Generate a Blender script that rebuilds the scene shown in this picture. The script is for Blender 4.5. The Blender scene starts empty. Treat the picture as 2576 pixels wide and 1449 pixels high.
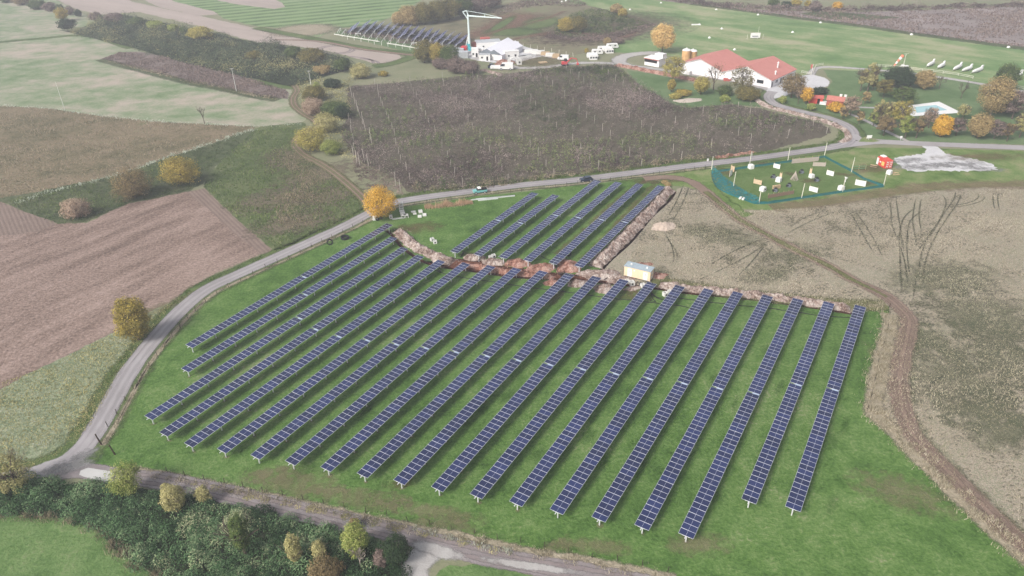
import bpy, bmesh, math, random
import numpy as np
from mathutils import Vector, Matrix, noise as mnoise
R = math.radians
random.seed(7)
sc = bpy.context.scene
# ------------------------------------------------------------------ camera
F, TH, RO, HC = 1827.51, 0.53684427, -0.02406299, 88.36
cr, sr = math.cos(RO), math.sin(RO); ct, st = math.cos(TH), math.sin(TH)
_X = Vector((1, 0, 0)); _U = Vector((0, st, ct)); _F = Vector((0, ct, -st))
_right = _X * cr + _U * sr; _up = _X * (-sr) + _U * cr
cam = bpy.data.cameras.new('camera'); cam.sensor_width = 36.0; cam.lens = 36 * F / 2576
cam.clip_start = 1.0; cam.clip_end = 6000
camo = bpy.data.objects.new('camera', cam); sc.collection.objects.link(camo)
m = Matrix((_right, _up, -_F)).transposed().to_4x4(); m.translation = (0, 0, HC)
camo.matrix_world = m; sc.camera = camo
# ------------------------------------------------------------------ sky, sun, exposure
HAZE = 0.00048
SUN_EL, SUN_AZ = R(40), R(-134)          # soft light from the left, behind the camera
w = bpy.data.worlds.new('World'); sc.world = w; w.use_nodes = True
nt = w.node_tree; nt.nodes.clear()
sky = nt.nodes.new('ShaderNodeTexSky'); sky.sky_type = 'NISHITA'; sky.sun_disc = False
sky.sun_elevation = SUN_EL; sky.sun_rotation = SUN_AZ
sky.air_density = 1.0; sky.dust_density = 4.0; sky.ozone_density = 1.0
hs = nt.nodes.new('ShaderNodeHueSaturation'); hs.inputs['Saturation'].default_value = 0.45
bg = nt.nodes.new('ShaderNodeBackground'); bg.inputs['Strength'].default_value = 0.09
wo = nt.nodes.new('ShaderNodeOutputWorld')
nt.links.new(sky.outputs[0], hs.inputs['Color']); nt.links.new(hs.outputs[0], bg.inputs[0]); nt.links.new(bg.outputs[0], wo.inputs[0])
sl = bpy.data.lights.new('sun', 'SUN'); sl.energy = 1.75; sl.angle = R(18); sl.color = (1.0, 0.985, 0.965)
so = bpy.data.objects.new('sun', sl); sc.collection.objects.link(so)
_sd = Vector((math.sin(SUN_AZ) * math.cos(SUN_EL), math.cos(SUN_AZ) * math.cos(SUN_EL), math.sin(SUN_EL)))
so.rotation_euler = (-_sd).to_track_quat('-Z', 'Y').to_euler()
vs = sc.view_settings; vs.view_transform = 'Standard'; vs.look = 'None'; vs.gamma = 1.0; vs.use_curve_mapping = False
vs.exposure = 1.05
sc.cycles.use_denoising = True
sc.cycles.max_bounces = 6; sc.cycles.diffuse_bounces = 2; sc.cycles.glossy_bounces = 2; sc.cycles.volume_bounces = 0
sc.cycles.transparent_max_bounces = 16

# ------------------------------------------------------------------ photo geometry: a pixel of the 2576-wide picture to a point on the ground
def at(x, y, z=0.0):
    x = x - 1288; y = 724.5 - y
    x, y = cr * x - sr * y, sr * x + cr * y
    dx, dy, dz = x, F * ct + y * st, -F * st + y * ct
    t = -(HC - z) / dz
    return Vector((dx * t, dy * t, z))
def proj(p):
    d = Vector(p) - Vector((0, 0, HC)); f = d.dot(_F)
    return (1288 + F * d.dot(_right) / f, 724.5 - F * d.dot(_up) / f)
def hgt(foot, top_y):                      # height of an upright thing on that foot whose top shows at top_y
    lo, hi = 0.0, 45.0
    for _ in range(30):
        mid = (lo + hi) / 2
        if proj((foot.x, foot.y, mid))[1] > top_y: lo = mid
        else: hi = mid
    return (lo + hi) / 2
def ppm(p):                                # picture pixels per metre at a point
    return F / (Vector(p) - Vector((0, 0, HC))).dot(_F)
def P(*a): return [at(a[i], a[i + 1]) for i in range(0, len(a), 2)]

# ------------------------------------------------------------------ mesh helpers
def link(o, parent=None):
    sc.collection.objects.link(o)
    if parent is not None: o.parent = parent
    return o
class MB:
    def __init__(s): s.v = []; s.f = []; s.m = []
    def quad(s, a, b, c, d, mi=0):
        n = len(s.v); s.v += [tuple(a), tuple(b), tuple(c), tuple(d)]; s.f.append((n, n+1, n+2, n+3)); s.m.append(mi)
    def poly(s, pts, mi=0):
        n = len(s.v); s.v += [tuple(p) for p in pts]; s.f.append(tuple(range(n, n + len(pts)))); s.m.append(mi)
    def box(s, cx, cy, z0, sx, sy, h, rz=0.0, mi=0, top=None):
        c, q = math.cos(rz), math.sin(rz); n = len(s.v)
        for z, k in ((z0, 1.0), (z0 + h, top if top is not None else 1.0)):
            for ax, ay in ((-1, -1), (1, -1), (1, 1), (-1, 1)):
                x, y = ax * sx / 2 * k, ay * sy / 2 * k
                s.v.append((cx + c * x - q * y, cy + q * x + c * y, z))
        for f in ((3, 2, 1, 0), (4, 5, 6, 7), (0, 1, 5, 4), (1, 2, 6, 5), (2, 3, 7, 6), (3, 0, 4, 7)):
            s.f.append(tuple(n + i for i in f)); s.m.append(mi)
    def tube(s, p0, p1, r0, r1=None, n=6, mi=0, cap=True):
        p0, p1 = Vector(p0), Vector(p1); r1 = r0 if r1 is None else r1
        d = p1 - p0
        if d.length < 1e-6: return
        d.normalize(); a = d.orthogonal().normalized(); b = d.cross(a); k = len(s.v)
        for p, r in ((p0, r0), (p1, r1)):
            for i in range(n):
                t = 2 * math.pi * i / n; s.v.append(tuple(p + a * (r * math.cos(t)) + b * (r * math.sin(t))))
        for i in range(n):
            j = (i + 1) % n; s.f.append((k + i, k + j, k + n + j, k + n + i)); s.m.append(mi)
        if cap:
            s.f.append(tuple(k + i for i in reversed(range(n)))); s.m.append(mi)
            s.f.append(tuple(k + n + i for i in range(n))); s.m.append(mi)
    def prism(s, prof, y0, y1, mi=0, axis='y', mi_cap=None):
        """profile of (a, z) pairs, counter-clockwise seen from -y, swept along y (or x)"""
        n = len(s.v); k = len(prof)
        for y in (y0, y1):
            for a, z in prof: s.v.append((a, y, z) if axis == 'y' else (y, a, z))
        for i in range(k):
            j = (i + 1) % k; s.f.append((n + i, n + j, n + k + j, n + k + i)); s.m.append(mi)
        mc = mi if mi_cap is None else mi_cap
        s.f.append(tuple(n + i for i in reversed(range(k)))); s.m.append(mc)
        s.f.append(tuple(n + k + i for i in range(k))); s.m.append(mc)
    def lathe(s, prof, n=12, cx=0, cy=0, mi=0):
        k = len(s.v)
        for r, z in prof:
            for i in range(n):
                t = 2 * math.pi * i / n; s.v.append((cx + r * math.cos(t), cy + r * math.sin(t), z))
        for a in range(len(prof) - 1):
            for i in range(n):
                j = (i + 1) % n; s.f.append((k + a*n + i, k + a*n + j, k + (a+1)*n + j, k + (a+1)*n + i)); s.m.append(mi)
        s.f.append(tuple(k + i for i in reversed(range(n)))); s.m.append(mi)
        s.f.append(tuple(k + (len(prof)-1)*n + i for i in range(n))); s.m.append(mi)
    def torus(s, c, Rr, r, n=16, q=6, tilt=None, mi=0):
        k = len(s.v); M = tilt or Matrix.Identity(3)
        for i in range(n):
            t = 2 * math.pi * i / n
            for j in range(q):
                u = 2 * math.pi * j / q
                s.v.append(tuple(Vector(c) + M @ Vector(((Rr + r*math.cos(u))*math.cos(t), (Rr + r*math.cos(u))*math.sin(t), r*math.sin(u)))))
        for i in range(n):
            for j in range(q):
                s.f.append((k+i*q+j, k+((i+1)%n)*q+j, k+((i+1)%n)*q+(j+1)%q, k+i*q+(j+1)%q)); s.m.append(mi)
    def mesh(s, name, mats, smooth=False):
        me = bpy.data.meshes.new(name); me.from_pydata(s.v, [], s.f)
        for mt in (mats if isinstance(mats, (list, tuple)) else [mats]): me.materials.append(mt)
        me.polygons.foreach_set('material_index', s.m)
        if smooth: me.polygons.foreach_set('use_smooth', [True] * len(s.f))
        me.update(); return me
    def build(s, name, mats, parent=None, smooth=False):
        return link(bpy.data.objects.new(name, s.mesh(name, mats, smooth)), parent)
def npmesh(name, V, Fc, mat, tint=None, smooth=False):
    V = np.asarray(V, np.float32); Fc = np.asarray(Fc, np.int32); k = Fc.shape[1]
    me = bpy.data.meshes.new(name)
    me.vertices.add(len(V)); me.vertices.foreach_set('co', V.ravel())
    me.loops.add(Fc.size); me.loops.foreach_set('vertex_index', Fc.ravel())
    me.polygons.add(len(Fc)); me.polygons.foreach_set('loop_start', np.arange(0, Fc.size, k, dtype=np.int32))
    me.update(calc_edges=True)
    if smooth: me.polygons.foreach_set('use_smooth', np.ones(len(Fc), bool))
    if tint is not None:
        at_ = me.attributes.new('tint', 'FLOAT', 'POINT'); at_.data.foreach_set('value', np.asarray(tint, np.float32))
    me.materials.append(mat)
    return me
def tag(o, label, cat, group=None):
    o['label'] = label; o['category'] = cat
    if group: o['group'] = group
    return o
def thing(name, label, cat, loc=(0, 0, 0), rz=0.0, group=None):
    o = bpy.data.objects.new(name, None); o.empty_display_size = 0.5; o.location = loc; o.rotation_euler = (0, 0, rz)
    link(o); return tag(o, label, cat, group)
def dup(root, loc, rz=None, label=None, scale=None):
    r = root.copy(); link(r); r.location = loc
    if rz is not None: r.rotation_euler = (0, 0, rz)
    if label: r['label'] = label
    if scale: r.scale = (scale,) * 3
    for ch in list(root.children):
        c = ch.copy(); link(c, r)
        for g in list(ch.children): link(g.copy(), c)
    return r
def struct(o, kind='structure'): o['kind'] = kind; return o
def heading(a, b): return math.atan2(b.y - a.y, b.x - a.x)

# ------------------------------------------------------------------ materials
def lin(c): c = c / 255.0; return c / 12.92 if c <= 0.04045 else ((c + 0.055) / 1.055) ** 2.4
def C(c, k=1.0): return (lin(c[0]) * k, lin(c[1]) * k, lin(c[2]) * k, 1.0)
class N:
    def __init__(s, name):
        s.m = bpy.data.materials.new(name); s.m.use_nodes = True; s.t = s.m.node_tree; s.t.nodes.clear()
        s.out = s.t.nodes.new('ShaderNodeOutputMaterial')
    def n(s, ty, **kw):
        o = s.t.nodes.new('ShaderNode' + ty)
        for k, v in kw.items():
            if k[0] == 'i' and k[1:].isdigit(): s.set(o, int(k[1:]), v)
            elif k in ('_',): pass
            elif hasattr(o, k): setattr(o, k, v)
            else: s.set(o, k.replace('_', ' '), v)
        return o
    def set(s, o, key, v):
        if isinstance(v, bpy.types.NodeSocket): s.t.links.new(v, o.inputs[key])
        else: o.inputs[key].default_value = v
    def math(s, op, a, b=0.0, clamp=False):
        o = s.t.nodes.new('ShaderNodeMath'); o.operation = op; o.use_clamp = clamp
        s.set(o, 0, a); s.set(o, 1, b); return o.outputs[0]
    def ramp(s, fac, cols, k=1.0, pos=None):
        o = s.t.nodes.new('ShaderNodeValToRGB'); cr_ = o.color_ramp; n_ = len(cols)
        while len(cr_.elements) < n_: cr_.elements.new(0.5)
        for i, c in enumerate(cols):
            cr_.elements[i].position = pos[i] if pos else i / (n_ - 1); cr_.elements[i].color = C(c, k)
        s.t.links.new(fac, o.inputs[0]); return o.outputs[0]
    def bsdf(s, col, rough=0.9, spec=0.15, metal=0.0, normal=None):
        b = s.t.nodes.new('ShaderNodeBsdfPrincipled'); s.set(b, 'Base Color', col); s.set(b, 'Roughness', rough)
        s.set(b, 'Specular IOR Level', spec); s.set(b, 'Metallic', metal)
        if normal is not None: s.t.links.new(normal, b.inputs['Normal'])
        return b.outputs[0]
    def done(s, sh): s.t.links.new(sh, s.out.inputs[0]); return s.m
def noise_val(g, co, sc_, det=3.0, rough=0.6):
    return g.n('TexNoise', i0=co, Scale=sc_, Detail=det, Roughness=rough).outputs[0]
def fieldmat(name, cols, s=(0.02, 0.2, 2.2), wt=(0.45, 0.35, 0.35), gain=2.2, stretch=(1, 1), rot=0.0, bump=0.35,
             k=1.0, rows=None, feather=0.0, pos=None, fs=None, spots=None, soft=(2.2, 2.6, 1.0)):
    g = N(name)
    tc = g.n('TexCoord').outputs['Object']
    mp = g.n('Mapping', vector_type='TEXTURE', i0=tc, Rotation=(0, 0, rot), Scale=(1 / stretch[0], 1 / stretch[1], 1)).outputs[0]
    ns = [noise_val(g, mp, s[0], 4), noise_val(g, mp, s[1], 4), noise_val(g, mp if fs is None else tc, s[2], 3, 0.7)]
    v = 0.5
    for w_, n_ in zip(wt, ns):
        a = g.math('MULTIPLY', g.math('SUBTRACT', n_, 0.5), w_ * gain)
        v = g.math('ADD', a, v)
    if rows:                                  # (angle, period, weight): planted or worked rows
        mr = g.n('Mapping', vector_type='TEXTURE', i0=tc, Rotation=(0, 0, rows[0])).outputs[0]
        wv = g.n('TexWave', i0=mr, Scale=math.pi / 10 / rows[1], Distortion=0.6, Detail=2.0, bands_direction='Y')
        v = g.math('ADD', v, g.math('MULTIPLY', g.math('SUBTRACT', wv.outputs['Fac'], 0.5), rows[2]))
    col = g.ramp(v, cols, k, pos)
    if spots:                                 # (colour, scale, threshold): scattered blooms, stones, litter
        sp = g.math('GREATER_THAN', noise_val(g, tc, spots[1], 2), spots[2])
        col = g.n('MixRGB', Fac=sp, Color1=col, Color2=C(spots[0], k)).outputs[0]
    bp = g.n('Bump', Strength=bump, Distance=0.25, Height=g.math('ADD', ns[2], g.math('MULTIPLY', ns[1], 0.6)))
    sh = g.bsdf(col, 0.95, 0.05, normal=bp.outputs[0])
    if feather:
        fa = g.n('Attribute', attribute_name='fade').outputs['Fac']
        nn = noise_val(g, tc, feather, 5, 0.75)
        e = g.math('ADD', g.math('MULTIPLY', g.math('SUBTRACT', fa, 0.5), soft[0]), g.math('MULTIPLY', g.math('SUBTRACT', nn, 0.5), soft[1]))
        e = g.math('MULTIPLY', g.math('ADD', e, 0.5, True), soft[2])
        sh = g.n('MixShader', i0=e, i1=g.n('BsdfTransparent').outputs[0], i2=sh).outputs[0]
    return g.done(sh)
def foliage(name, cols, k=1.0, trans=0.25, rough=0.8):
    g = N(name); f = g.n('Attribute', attribute_name='tint').outputs['Fac']
    col = g.ramp(f, cols, k)
    d = g.bsdf(col, rough, 0.1)
    t = g.n('BsdfTranslucent', Color=col).outputs[0]
    return g.done(g.n('MixShader', i0=trans, i1=d, i2=t).outputs[0])
def plain(name, c, rough=0.6, spec=0.3, metal=0.0, var=0.12, scale=1.5, k=1.0, bump=0.0):
    g = N(name); tc = g.n('TexCoord').outputs['Object']
    n_ = noise_val(g, tc, scale, 4)
    a = tuple(max(0, x * (1 - var)) for x in c); b = tuple(min(255, x * (1 + var * 0.6)) for x in c)
    v = g.math('ADD', g.math('MULTIPLY', g.math('SUBTRACT', n_, 0.5), 2.0), 0.5)
    col = g.ramp(v, [a, c, b], k)
    nm = None
    if bump: nm = g.n('Bump', Strength=bump, Distance=0.1, Height=n_).outputs[0]
    return g.done(g.bsdf(col, rough, spec, metal, nm))
# ------------------------------------------------------------------ ground sheets
def jag(pts, amp=0.5, step=0.8, closed=True, seed=0):
    """resample a ground outline and roughen it like a grown or ploughed edge"""
    out = []; n = len(pts)
    for i in range(n if closed else n - 1):
        a, b = pts[i], pts[(i + 1) % n]; L = (b - a).length
        stp = max(step, (0.5 * ((a + b) / 2).length) / 260)
        k = max(1, min(260, int(L / stp))); d = (b - a).normalized(); nr = Vector((-d.y, d.x, 0))
        for j in range(k):
            p = a.lerp(b, j / k)
            if amp and 0 < p.y < 700:
                q = (mnoise.noise(Vector((p.x * 0.13, p.y * 0.13, seed))) * 1.3 + mnoise.noise(Vector((p.x * 0.9, p.y * 0.9, seed + 9)))) * amp
                p = p + nr * q
            out.append(p)
    return out
_zi = [0]
def sheet(name, pts, mat, z, amp=0.5, step=0.8):
    pts = jag(pts, amp, step, True, len(name) + z * 37)
    me = bpy.data.meshes.new(name)
    me.from_pydata([(p.x, p.y, z) for p in pts], [], [tuple(range(len(pts)))])
    if me.polygons[0].normal.z < 0: me.flip_normals()
    me.materials.append(mat)
    return struct(link(bpy.data.objects.new(name, me)))
def smooth_line(pts, step=1.2):
    out = []; n = len(pts)
    for i in range(n - 1):
        p0, p1, p2, p3 = pts[max(i-1, 0)], pts[i], pts[i+1], pts[min(i+2, n-1)]
        k = max(1, int((p2 - p1).length / step))
        for j in range(k):
            t = j / k
            out.append(0.5 * ((2*p1) + (-p0 + p2)*t + (2*p0 - 5*p1 + 4*p2 - p3)*t*t + (-p0 + 3*p1 - 3*p2 + p3)*t**3))
    out.append(pts[-1].copy()); return out
def offset_line(pts, d):
    out = []
    for i, p in enumerate(pts):
        t = (pts[min(i+1, len(pts)-1)] - pts[max(i-1, 0)]); t.z = 0; t.normalize()
        out.append(p + Vector((-t.y, t.x, 0)) * d)
    return out
def add_strip(V, Fs, Fd, pts, width, z, soft=0.3, step=1.2, wob=0.0, taper=False):
    line = smooth_line(pts, step); n = len(line)
    for i, p in enumerate(line):
        t = (line[min(i+1, n-1)] - line[max(i-1, 0)]); t.z = 0
        t = t.normalized() if t.length > 0 else Vector((1, 0, 0)); nr = Vector((-t.y, t.x, 0))
        w_ = width(i / max(1, n - 1)) if callable(width) else width
        q = w_ / 2 + (wob * mnoise.noise(Vector((p.x * 0.3, p.y * 0.3, 3))) if wob else 0)
        endf = min(1.0, i / 6 + .1, (n - 1 - i) / 6 + .1) if taper else 1.0
        for o_, f_ in ((-q - soft, 0), (-q + soft, 1), (q - soft, 1), (q + soft, 0)):
            V.append((p.x + nr.x * o_, p.y + nr.y * o_, z)); Fd.append(f_ * endf)
    b = len(V) - 4 * n
    for i in range(n - 1):
        for j in range(3):
            a = b + 4 * i + j; Fs.append((a, a + 4, a + 5, a + 1))
def faded_mesh(name, V, Fs, Fd, mat):
    me = bpy.data.meshes.new(name); me.from_pydata(V, [], Fs)
    a = me.attributes.new('fade', 'FLOAT', 'POINT'); a.data.foreach_set('value', Fd)
    me.materials.append(mat); me.update()
    if me.polygons[0].normal.z < 0: me.flip_normals()
    return struct(link(bpy.data.objects.new(name, me)))
def strip(name, pts, width, mat, z, soft=0.3, step=1.2, wob=0.0, taper=False):
    V, Fs, Fd = [], [], []
    for L in (pts if isinstance(pts[0], list) else [pts]): add_strip(V, Fs, Fd, L, width, z, soft, step, wob, taper)
    return faded_mesh(name, V, Fs, Fd, mat)
def patches(name, items, mat, z):
    """soft-edged bare or worn spots: (centre, rx, ry, angle)"""
    V, Fs, Fd = [], [], []
    for c, rx, ry, an in items:
        b = len(V); V.append((c.x, c.y, z)); Fd.append(1.0); n = 20
        for rr, f_ in ((0.45, 0.85), (0.8, 0.4), (1.15, 0.0)):
            for i in range(n):
                t = 2 * math.pi * i / n; x, y = rx * rr * math.cos(t), ry * rr * math.sin(t)
                V.append((c.x + x * math.cos(an) - y * math.sin(an), c.y + x * math.sin(an) + y * math.cos(an), z)); Fd.append(f_)
        for i in range(n):
            j = (i + 1) % n; Fs.append((b, b + 1 + i, b + 1 + j))
            for q in range(2): Fs.append((b+1+q*n+i, b+1+(q+1)*n+i, b+1+(q+1)*n+j, b+1+q*n+j))
        z += 0.0006
    return faded_mesh(name, V, Fs, Fd, mat)

PH = 1.02500714                             # heading of the panel rows
RU = Vector((math.cos(PH), math.sin(PH), 0)); RV = Vector((math.sin(PH), -math.cos(PH), 0))
# colours are those of the dry, dull late-autumn ground
M = {}
H_PL = heading(at(0, 677), at(250, 575)); H_PP = heading(at(200, 10), at(700, 100)); H_VR = heading(at(644, 42), at(931, 15))
H_RG = heading(at(482, 485), at(635, 635)); H_AF = heading(at(1700, 60), at(2400, 150))
M['base'] = fieldmat('rough_grass', [(92, 100, 72), (112, 116, 88), (128, 126, 102), (140, 134, 114)], s=(0.012, 0.12, 1.2))
M['meadow'] = fieldmat('pale_meadow', [(94, 114, 78), (114, 128, 96), (134, 138, 114), (154, 146, 130), (166, 153, 140)], s=(0.022, 0.1, 1.0), wt=(.6, .6, .3), stretch=(0.9, 1.1), rot=-0.1, gain=2.8)
M['pale_plough'] = fieldmat('pale_ploughed', [(140, 128, 120), (158, 145, 136), (172, 158, 150)], s=(0.02, 0.15, 1.0), stretch=(0.2, 1.6), rot=H_PP, bump=.2)
M['vines'] = fieldmat('vineyard_rows', [(70, 88, 58), (98, 122, 78), (116, 138, 92), (126, 140, 102)], s=(0.02, 0.12, 0.8), rows=(H_VR, 12.0, 0.75))
M['scrub'] = fieldmat('scrubland', [(70, 72, 52), (96, 94, 74), (118, 110, 90), (104, 116, 78), (134, 124, 106)], s=(0.025, 0.14, 1.0), gain=2.6)
M['airfield'] = fieldmat('airfield_grass', [(84, 110, 66), (98, 124, 76), (116, 134, 90), (142, 146, 110), (156, 150, 124)], s=(0.022, 0.08, 0.8), wt=(.55, .5, .25), stretch=(0.7, 1.3), rot=H_AF, gain=3.0)
M['mauve'] = fieldmat('mauve_weeds', [(98, 90, 86), (122, 112, 108), (142, 130, 126), (156, 142, 138)], s=(0.02, 0.15, 0.9), stretch=(0.5, 1.5), rot=H_AF, bump=.6, gain=2.6)
M['darkweeds'] = fieldmat('dark_weeds', [(52, 60, 42), (74, 84, 56), (94, 100, 72)], s=(0.03, 0.2, 1.2))
M['purple'] = fieldmat('purple_heath', [(90, 80, 78), (116, 104, 98), (134, 120, 114)], s=(0.03, 0.2, 1.2), bump=.6)
M['weedy'] = fieldmat('brown_weeds', [(76, 74, 52), (98, 92, 70), (114, 104, 82), (128, 112, 94), (108, 110, 78)], s=(0.03, 0.14, 1.1), wt=(.5,.55,.7), bump=.8, gain=2.6)
M['greenweed'] = fieldmat('green_weeds', [(58, 70, 40), (76, 88, 54), (94, 102, 68), (110, 108, 82)], s=(0.04, 0.16, 1.1), wt=(.35,.45,.7), bump=.8, gain=2.6)
M['brownpatch'] = fieldmat('brown_weed_patch', [(88, 82, 66), (110, 100, 84), (124, 112, 98)], s=(0.04, 0.3, 1.3), bump=.8, feather=0.35, soft=(1.2, 4.0, 0.9))
M['hedgegrass'] = fieldmat('bank_weeds', [(48, 58, 38), (66, 78, 50), (88, 92, 68), (104, 100, 84)], s=(0.05, 0.3, 1.5), wt=(.3, .5, .5), bump=.9)
M['plough'] = fieldmat('ploughed_soil', [(92, 78, 70), (120, 102, 92), (140, 121, 111), (157, 137, 127)], s=(0.02, 0.22, 1.4), wt=(.4, .65, .85), stretch=(0.22, 1.0), rot=H_PL, bump=.9, fs=1, spots=((96, 104, 72), 0.09, 0.735), gain=2.5)
M['plough2'] = fieldmat('ploughed_ridges', [(98, 85, 77), (122, 106, 97), (140, 123, 113)], s=(0.02, 0.22, 1.6), wt=(.2, .3, .3), rows=(H_RG, 1.1, 0.38), bump=.8)
M['palegrass'] = fieldmat('pale_grass', [(92, 104, 78), (116, 126, 98), (136, 142, 116), (152, 152, 132)], s=(0.025, 0.35, 1.3), wt=(.3,.5,.75), bump=1.2, gain=2.6)
M['verge'] = fieldmat('verge_grass', [(52, 66, 36), (70, 88, 48), (94, 106, 66), (122, 122, 88)], s=(0.06, 0.4, 2.0), bump=.8, feather=0.9)
M['lowmeadow'] = fieldmat('low_meadow', [(68, 92, 50), (83, 108, 60), (100, 122, 74), (116, 124, 88)], s=(0.04, 0.25, 1.5), bump=.8, wt=(.4,.5,.6), gain=2.6)
M['lawn'] = fieldmat('panel_field_grass', [(46, 68, 29), (65, 92, 42), (82, 110, 54), (101, 123, 71), (134, 134, 103)], s=(0.03, 0.28, 1.7), wt=(.45, .4, .5), gain=2.6, bump=.8)
M['lawn2'] = fieldmat('bright_grass', [(64, 84, 40), (82, 104, 52), (100, 120, 66), (128, 130, 92)], s=(0.05, 0.4, 2.2), gain=2.4, bump=.7, feather=0.22, wt=(.4,.45,.6))
M['worn'] = fieldmat('worn_turf', [(104, 104, 72), (124, 118, 88), (142, 132, 106)], s=(0.1, 0.6, 2.4), bump=.5, feather=0.5, soft=(1.0, 4.5, 0.5))
M['brownturf'] = fieldmat('trampled_turf', [(82, 72, 48), (104, 88, 64), (122, 102, 78)], s=(0.1, 0.6, 2.4), bump=.5, feather=0.4, soft=(1.0, 4.5, 0.5))
M['darkturf'] = fieldmat('lush_turf', [(34, 62, 18), (46, 78, 26), (58, 90, 34)], s=(0.1, 0.6, 2.4), bump=.6, feather=0.35, soft=(1.0, 4.0, 0.22))
M['dry'] = fieldmat('dry_meadow', [(78, 78, 60), (112, 106, 90), (142, 132, 116), (168, 156, 140), (108, 112, 86), (156, 146, 130)], s=(0.03, 0.16, 1.5), wt=(.5, .6, 1.0), gain=2.9, bump=1.2, stretch=(1, 1.2), rot=0.6)
M['dryg'] = fieldmat('dry_meadow_green', [(66, 74, 50), (90, 94, 70), (112, 110, 88), (130, 124, 104)], s=(0.05, 0.25, 1.5), wt=(.3, .4, .6), bump=1.0, feather=0.3, soft=(1.2, 4.5, 0.7))
M['drystrip'] = fieldmat('dry_fringe', [(118, 112, 92), (146, 136, 116), (168, 156, 138)], s=(0.08, 0.4, 1.6), bump=1.2, feather=0.6)
M['wheel'] = fieldmat('pressed_grass', [(74, 80, 60), (94, 98, 76), (116, 114, 94)], s=(0.2, 0.8, 2.0), bump=.5, feather=0.9, soft=(2.2, 2.0, 0.48))
M['asphalt'] = fieldmat('worn_asphalt', [(138, 133, 132), (154, 149, 149), (166, 161, 161)], s=(0.05, 0.5, 5.0), wt=(.5, .4, .15), bump=.08, feather=2.0)
M['trackgrav'] = fieldmat('gravel_track', [(108, 100, 98), (130, 122, 121), (150, 142, 141)], s=(0.06, 0.6, 4.0), bump=.3, feather=1.2)
M['rut'] = fieldmat('wheel_rut', [(112, 102, 100), (128, 118, 116), (142, 132, 130)], s=(0.2, 0.8, 4.0), bump=.3, feather=0.8)
M['dirt'] = fieldmat('dirt_track', [(112, 94, 82), (134, 114, 102), (150, 132, 118)], s=(0.1, 0.5, 2.4), bump=.6, feather=0.7, soft=(2.0, 2.8, 0.85))
M['gravel'] = fieldmat('pale_gravel', [(164, 162, 162), (190, 188, 188), (204, 202, 202)], s=(0.06, 0.5, 4.0), bump=.3)
M['gravelf'] = fieldmat('pale_gravel_edge', [(140, 134, 130), (164, 160, 156), (180, 176, 172)], s=(0.06, 0.5, 4.0), bump=.3, feather=0.5)
M['concrete'] = fieldmat('pale_concrete', [(172, 170, 166), (188, 186, 182)], s=(0.1, 0.6, 3.0), bump=.05)
M['soil'] = fieldmat('dug_soil', [(56, 33, 26), (82, 51, 40), (110, 73, 58), (136, 98, 82)], s=(0.15, 0.7, 2.6), wt=(.3, .4, .5), bump=1.0)
M['trench'] = fieldmat('trench_soil', [(44, 26, 20), (70, 42, 32), (98, 62, 48)], s=(0.2, 0.9, 3.0), bump=1.0)
M['orchsoil'] = fieldmat('orchard_floor', [(66, 62, 52), (88, 82, 70), (104, 96, 86)], s=(0.05, 0.3, 1.5), bump=.6)
M['brambleground'] = fieldmat('bramble_floor', [(30, 36, 22), (44, 52, 34), (62, 64, 46)], s=(0.1, 0.5, 2.0), bump=.8)
M['park'] = fieldmat('park_grass', [(64, 86, 54), (82, 104, 66), (100, 118, 82), (120, 124, 96)], s=(0.04, 0.2, 1.6), bump=.5)
M['heath'] = fieldmat('dead_weeds', [(78, 64, 56), (98, 84, 74), (116, 104, 94)], s=(0.08, 0.4, 1.6), bump=.8, feather=0.3, soft=(1.0, 4.0, 0.6))
M['redsoil'] = fieldmat('red_soil', [(104, 74, 60), (126, 94, 80), (140, 112, 98)], s=(0.08, 0.4, 1.6), bump=.5, feather=0.3, soft=(1.0, 4.0, 0.6))
M['hedgegrass_f'] = fieldmat('bank_growth', [(48, 58, 38), (66, 78, 50), (88, 92, 68), (104, 100, 84)], s=(0.05, 0.3, 1.5), wt=(.3, .5, .5), bump=.9, feather=0.4)
M['lawn2s'] = fieldmat('verge_meadow', [(60, 82, 38), (80, 104, 50), (104, 122, 70), (132, 130, 96), (140, 126, 100)], s=(0.05, 0.2, 2.0), gain=2.6, bump=.7)
M['mudf'] = fieldmat('drying_mud', [(92, 82, 78), (112, 102, 98), (128, 118, 114)], s=(0.2, 1.2, 4.0), bump=.3, feather=1.4)
M['dryg2'] = fieldmat('track_grass', [(74, 78, 46), (96, 98, 62), (118, 112, 80)], s=(0.1, 0.5, 2.0), bump=.8, feather=0.5)
M['faintdirt'] = fieldmat('worn_lane', [(108, 98, 70), (126, 110, 86), (140, 124, 102)], s=(0.1, 0.5, 2.0), bump=.5, feather=0.3, soft=(1.3, 4.0, 0.6))
M['games'] = fieldmat('trodden_grass', [(62, 82, 42), (78, 100, 52), (94, 112, 66), (112, 114, 82)], s=(0.06, 0.3, 1.8), wt=(.5, .5, .5), bump=.6)
M['wear'] = fieldmat('wheel_worn_asphalt', [(112, 106, 106), (128, 121, 121), (146, 140, 140)], s=(0.08, 0.5, 3.0), bump=.05, feather=0.25, soft=(1.5, 3.2, 0.2))
M['rut2'] = fieldmat('soil_rut', [(104, 88, 76), (124, 106, 94), (140, 122, 110)], s=(0.2, 0.8, 4.0), bump=.3, feather=0.8, soft=(2.0, 2.8, 0.8))
M['deck'] = fieldmat('pool_paving', [(206, 204, 200), (218, 216, 213)], s=(0.1, 0.6, 3.0), bump=.05)
M['mudsoft'] = fieldmat('grey_stain', [(122, 120, 118), (138, 136, 134), (150, 148, 146)], s=(0.2, 1.2, 4.0), bump=.2, feather=0.3, soft=(1.0, 4.5, 0.6))
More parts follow.
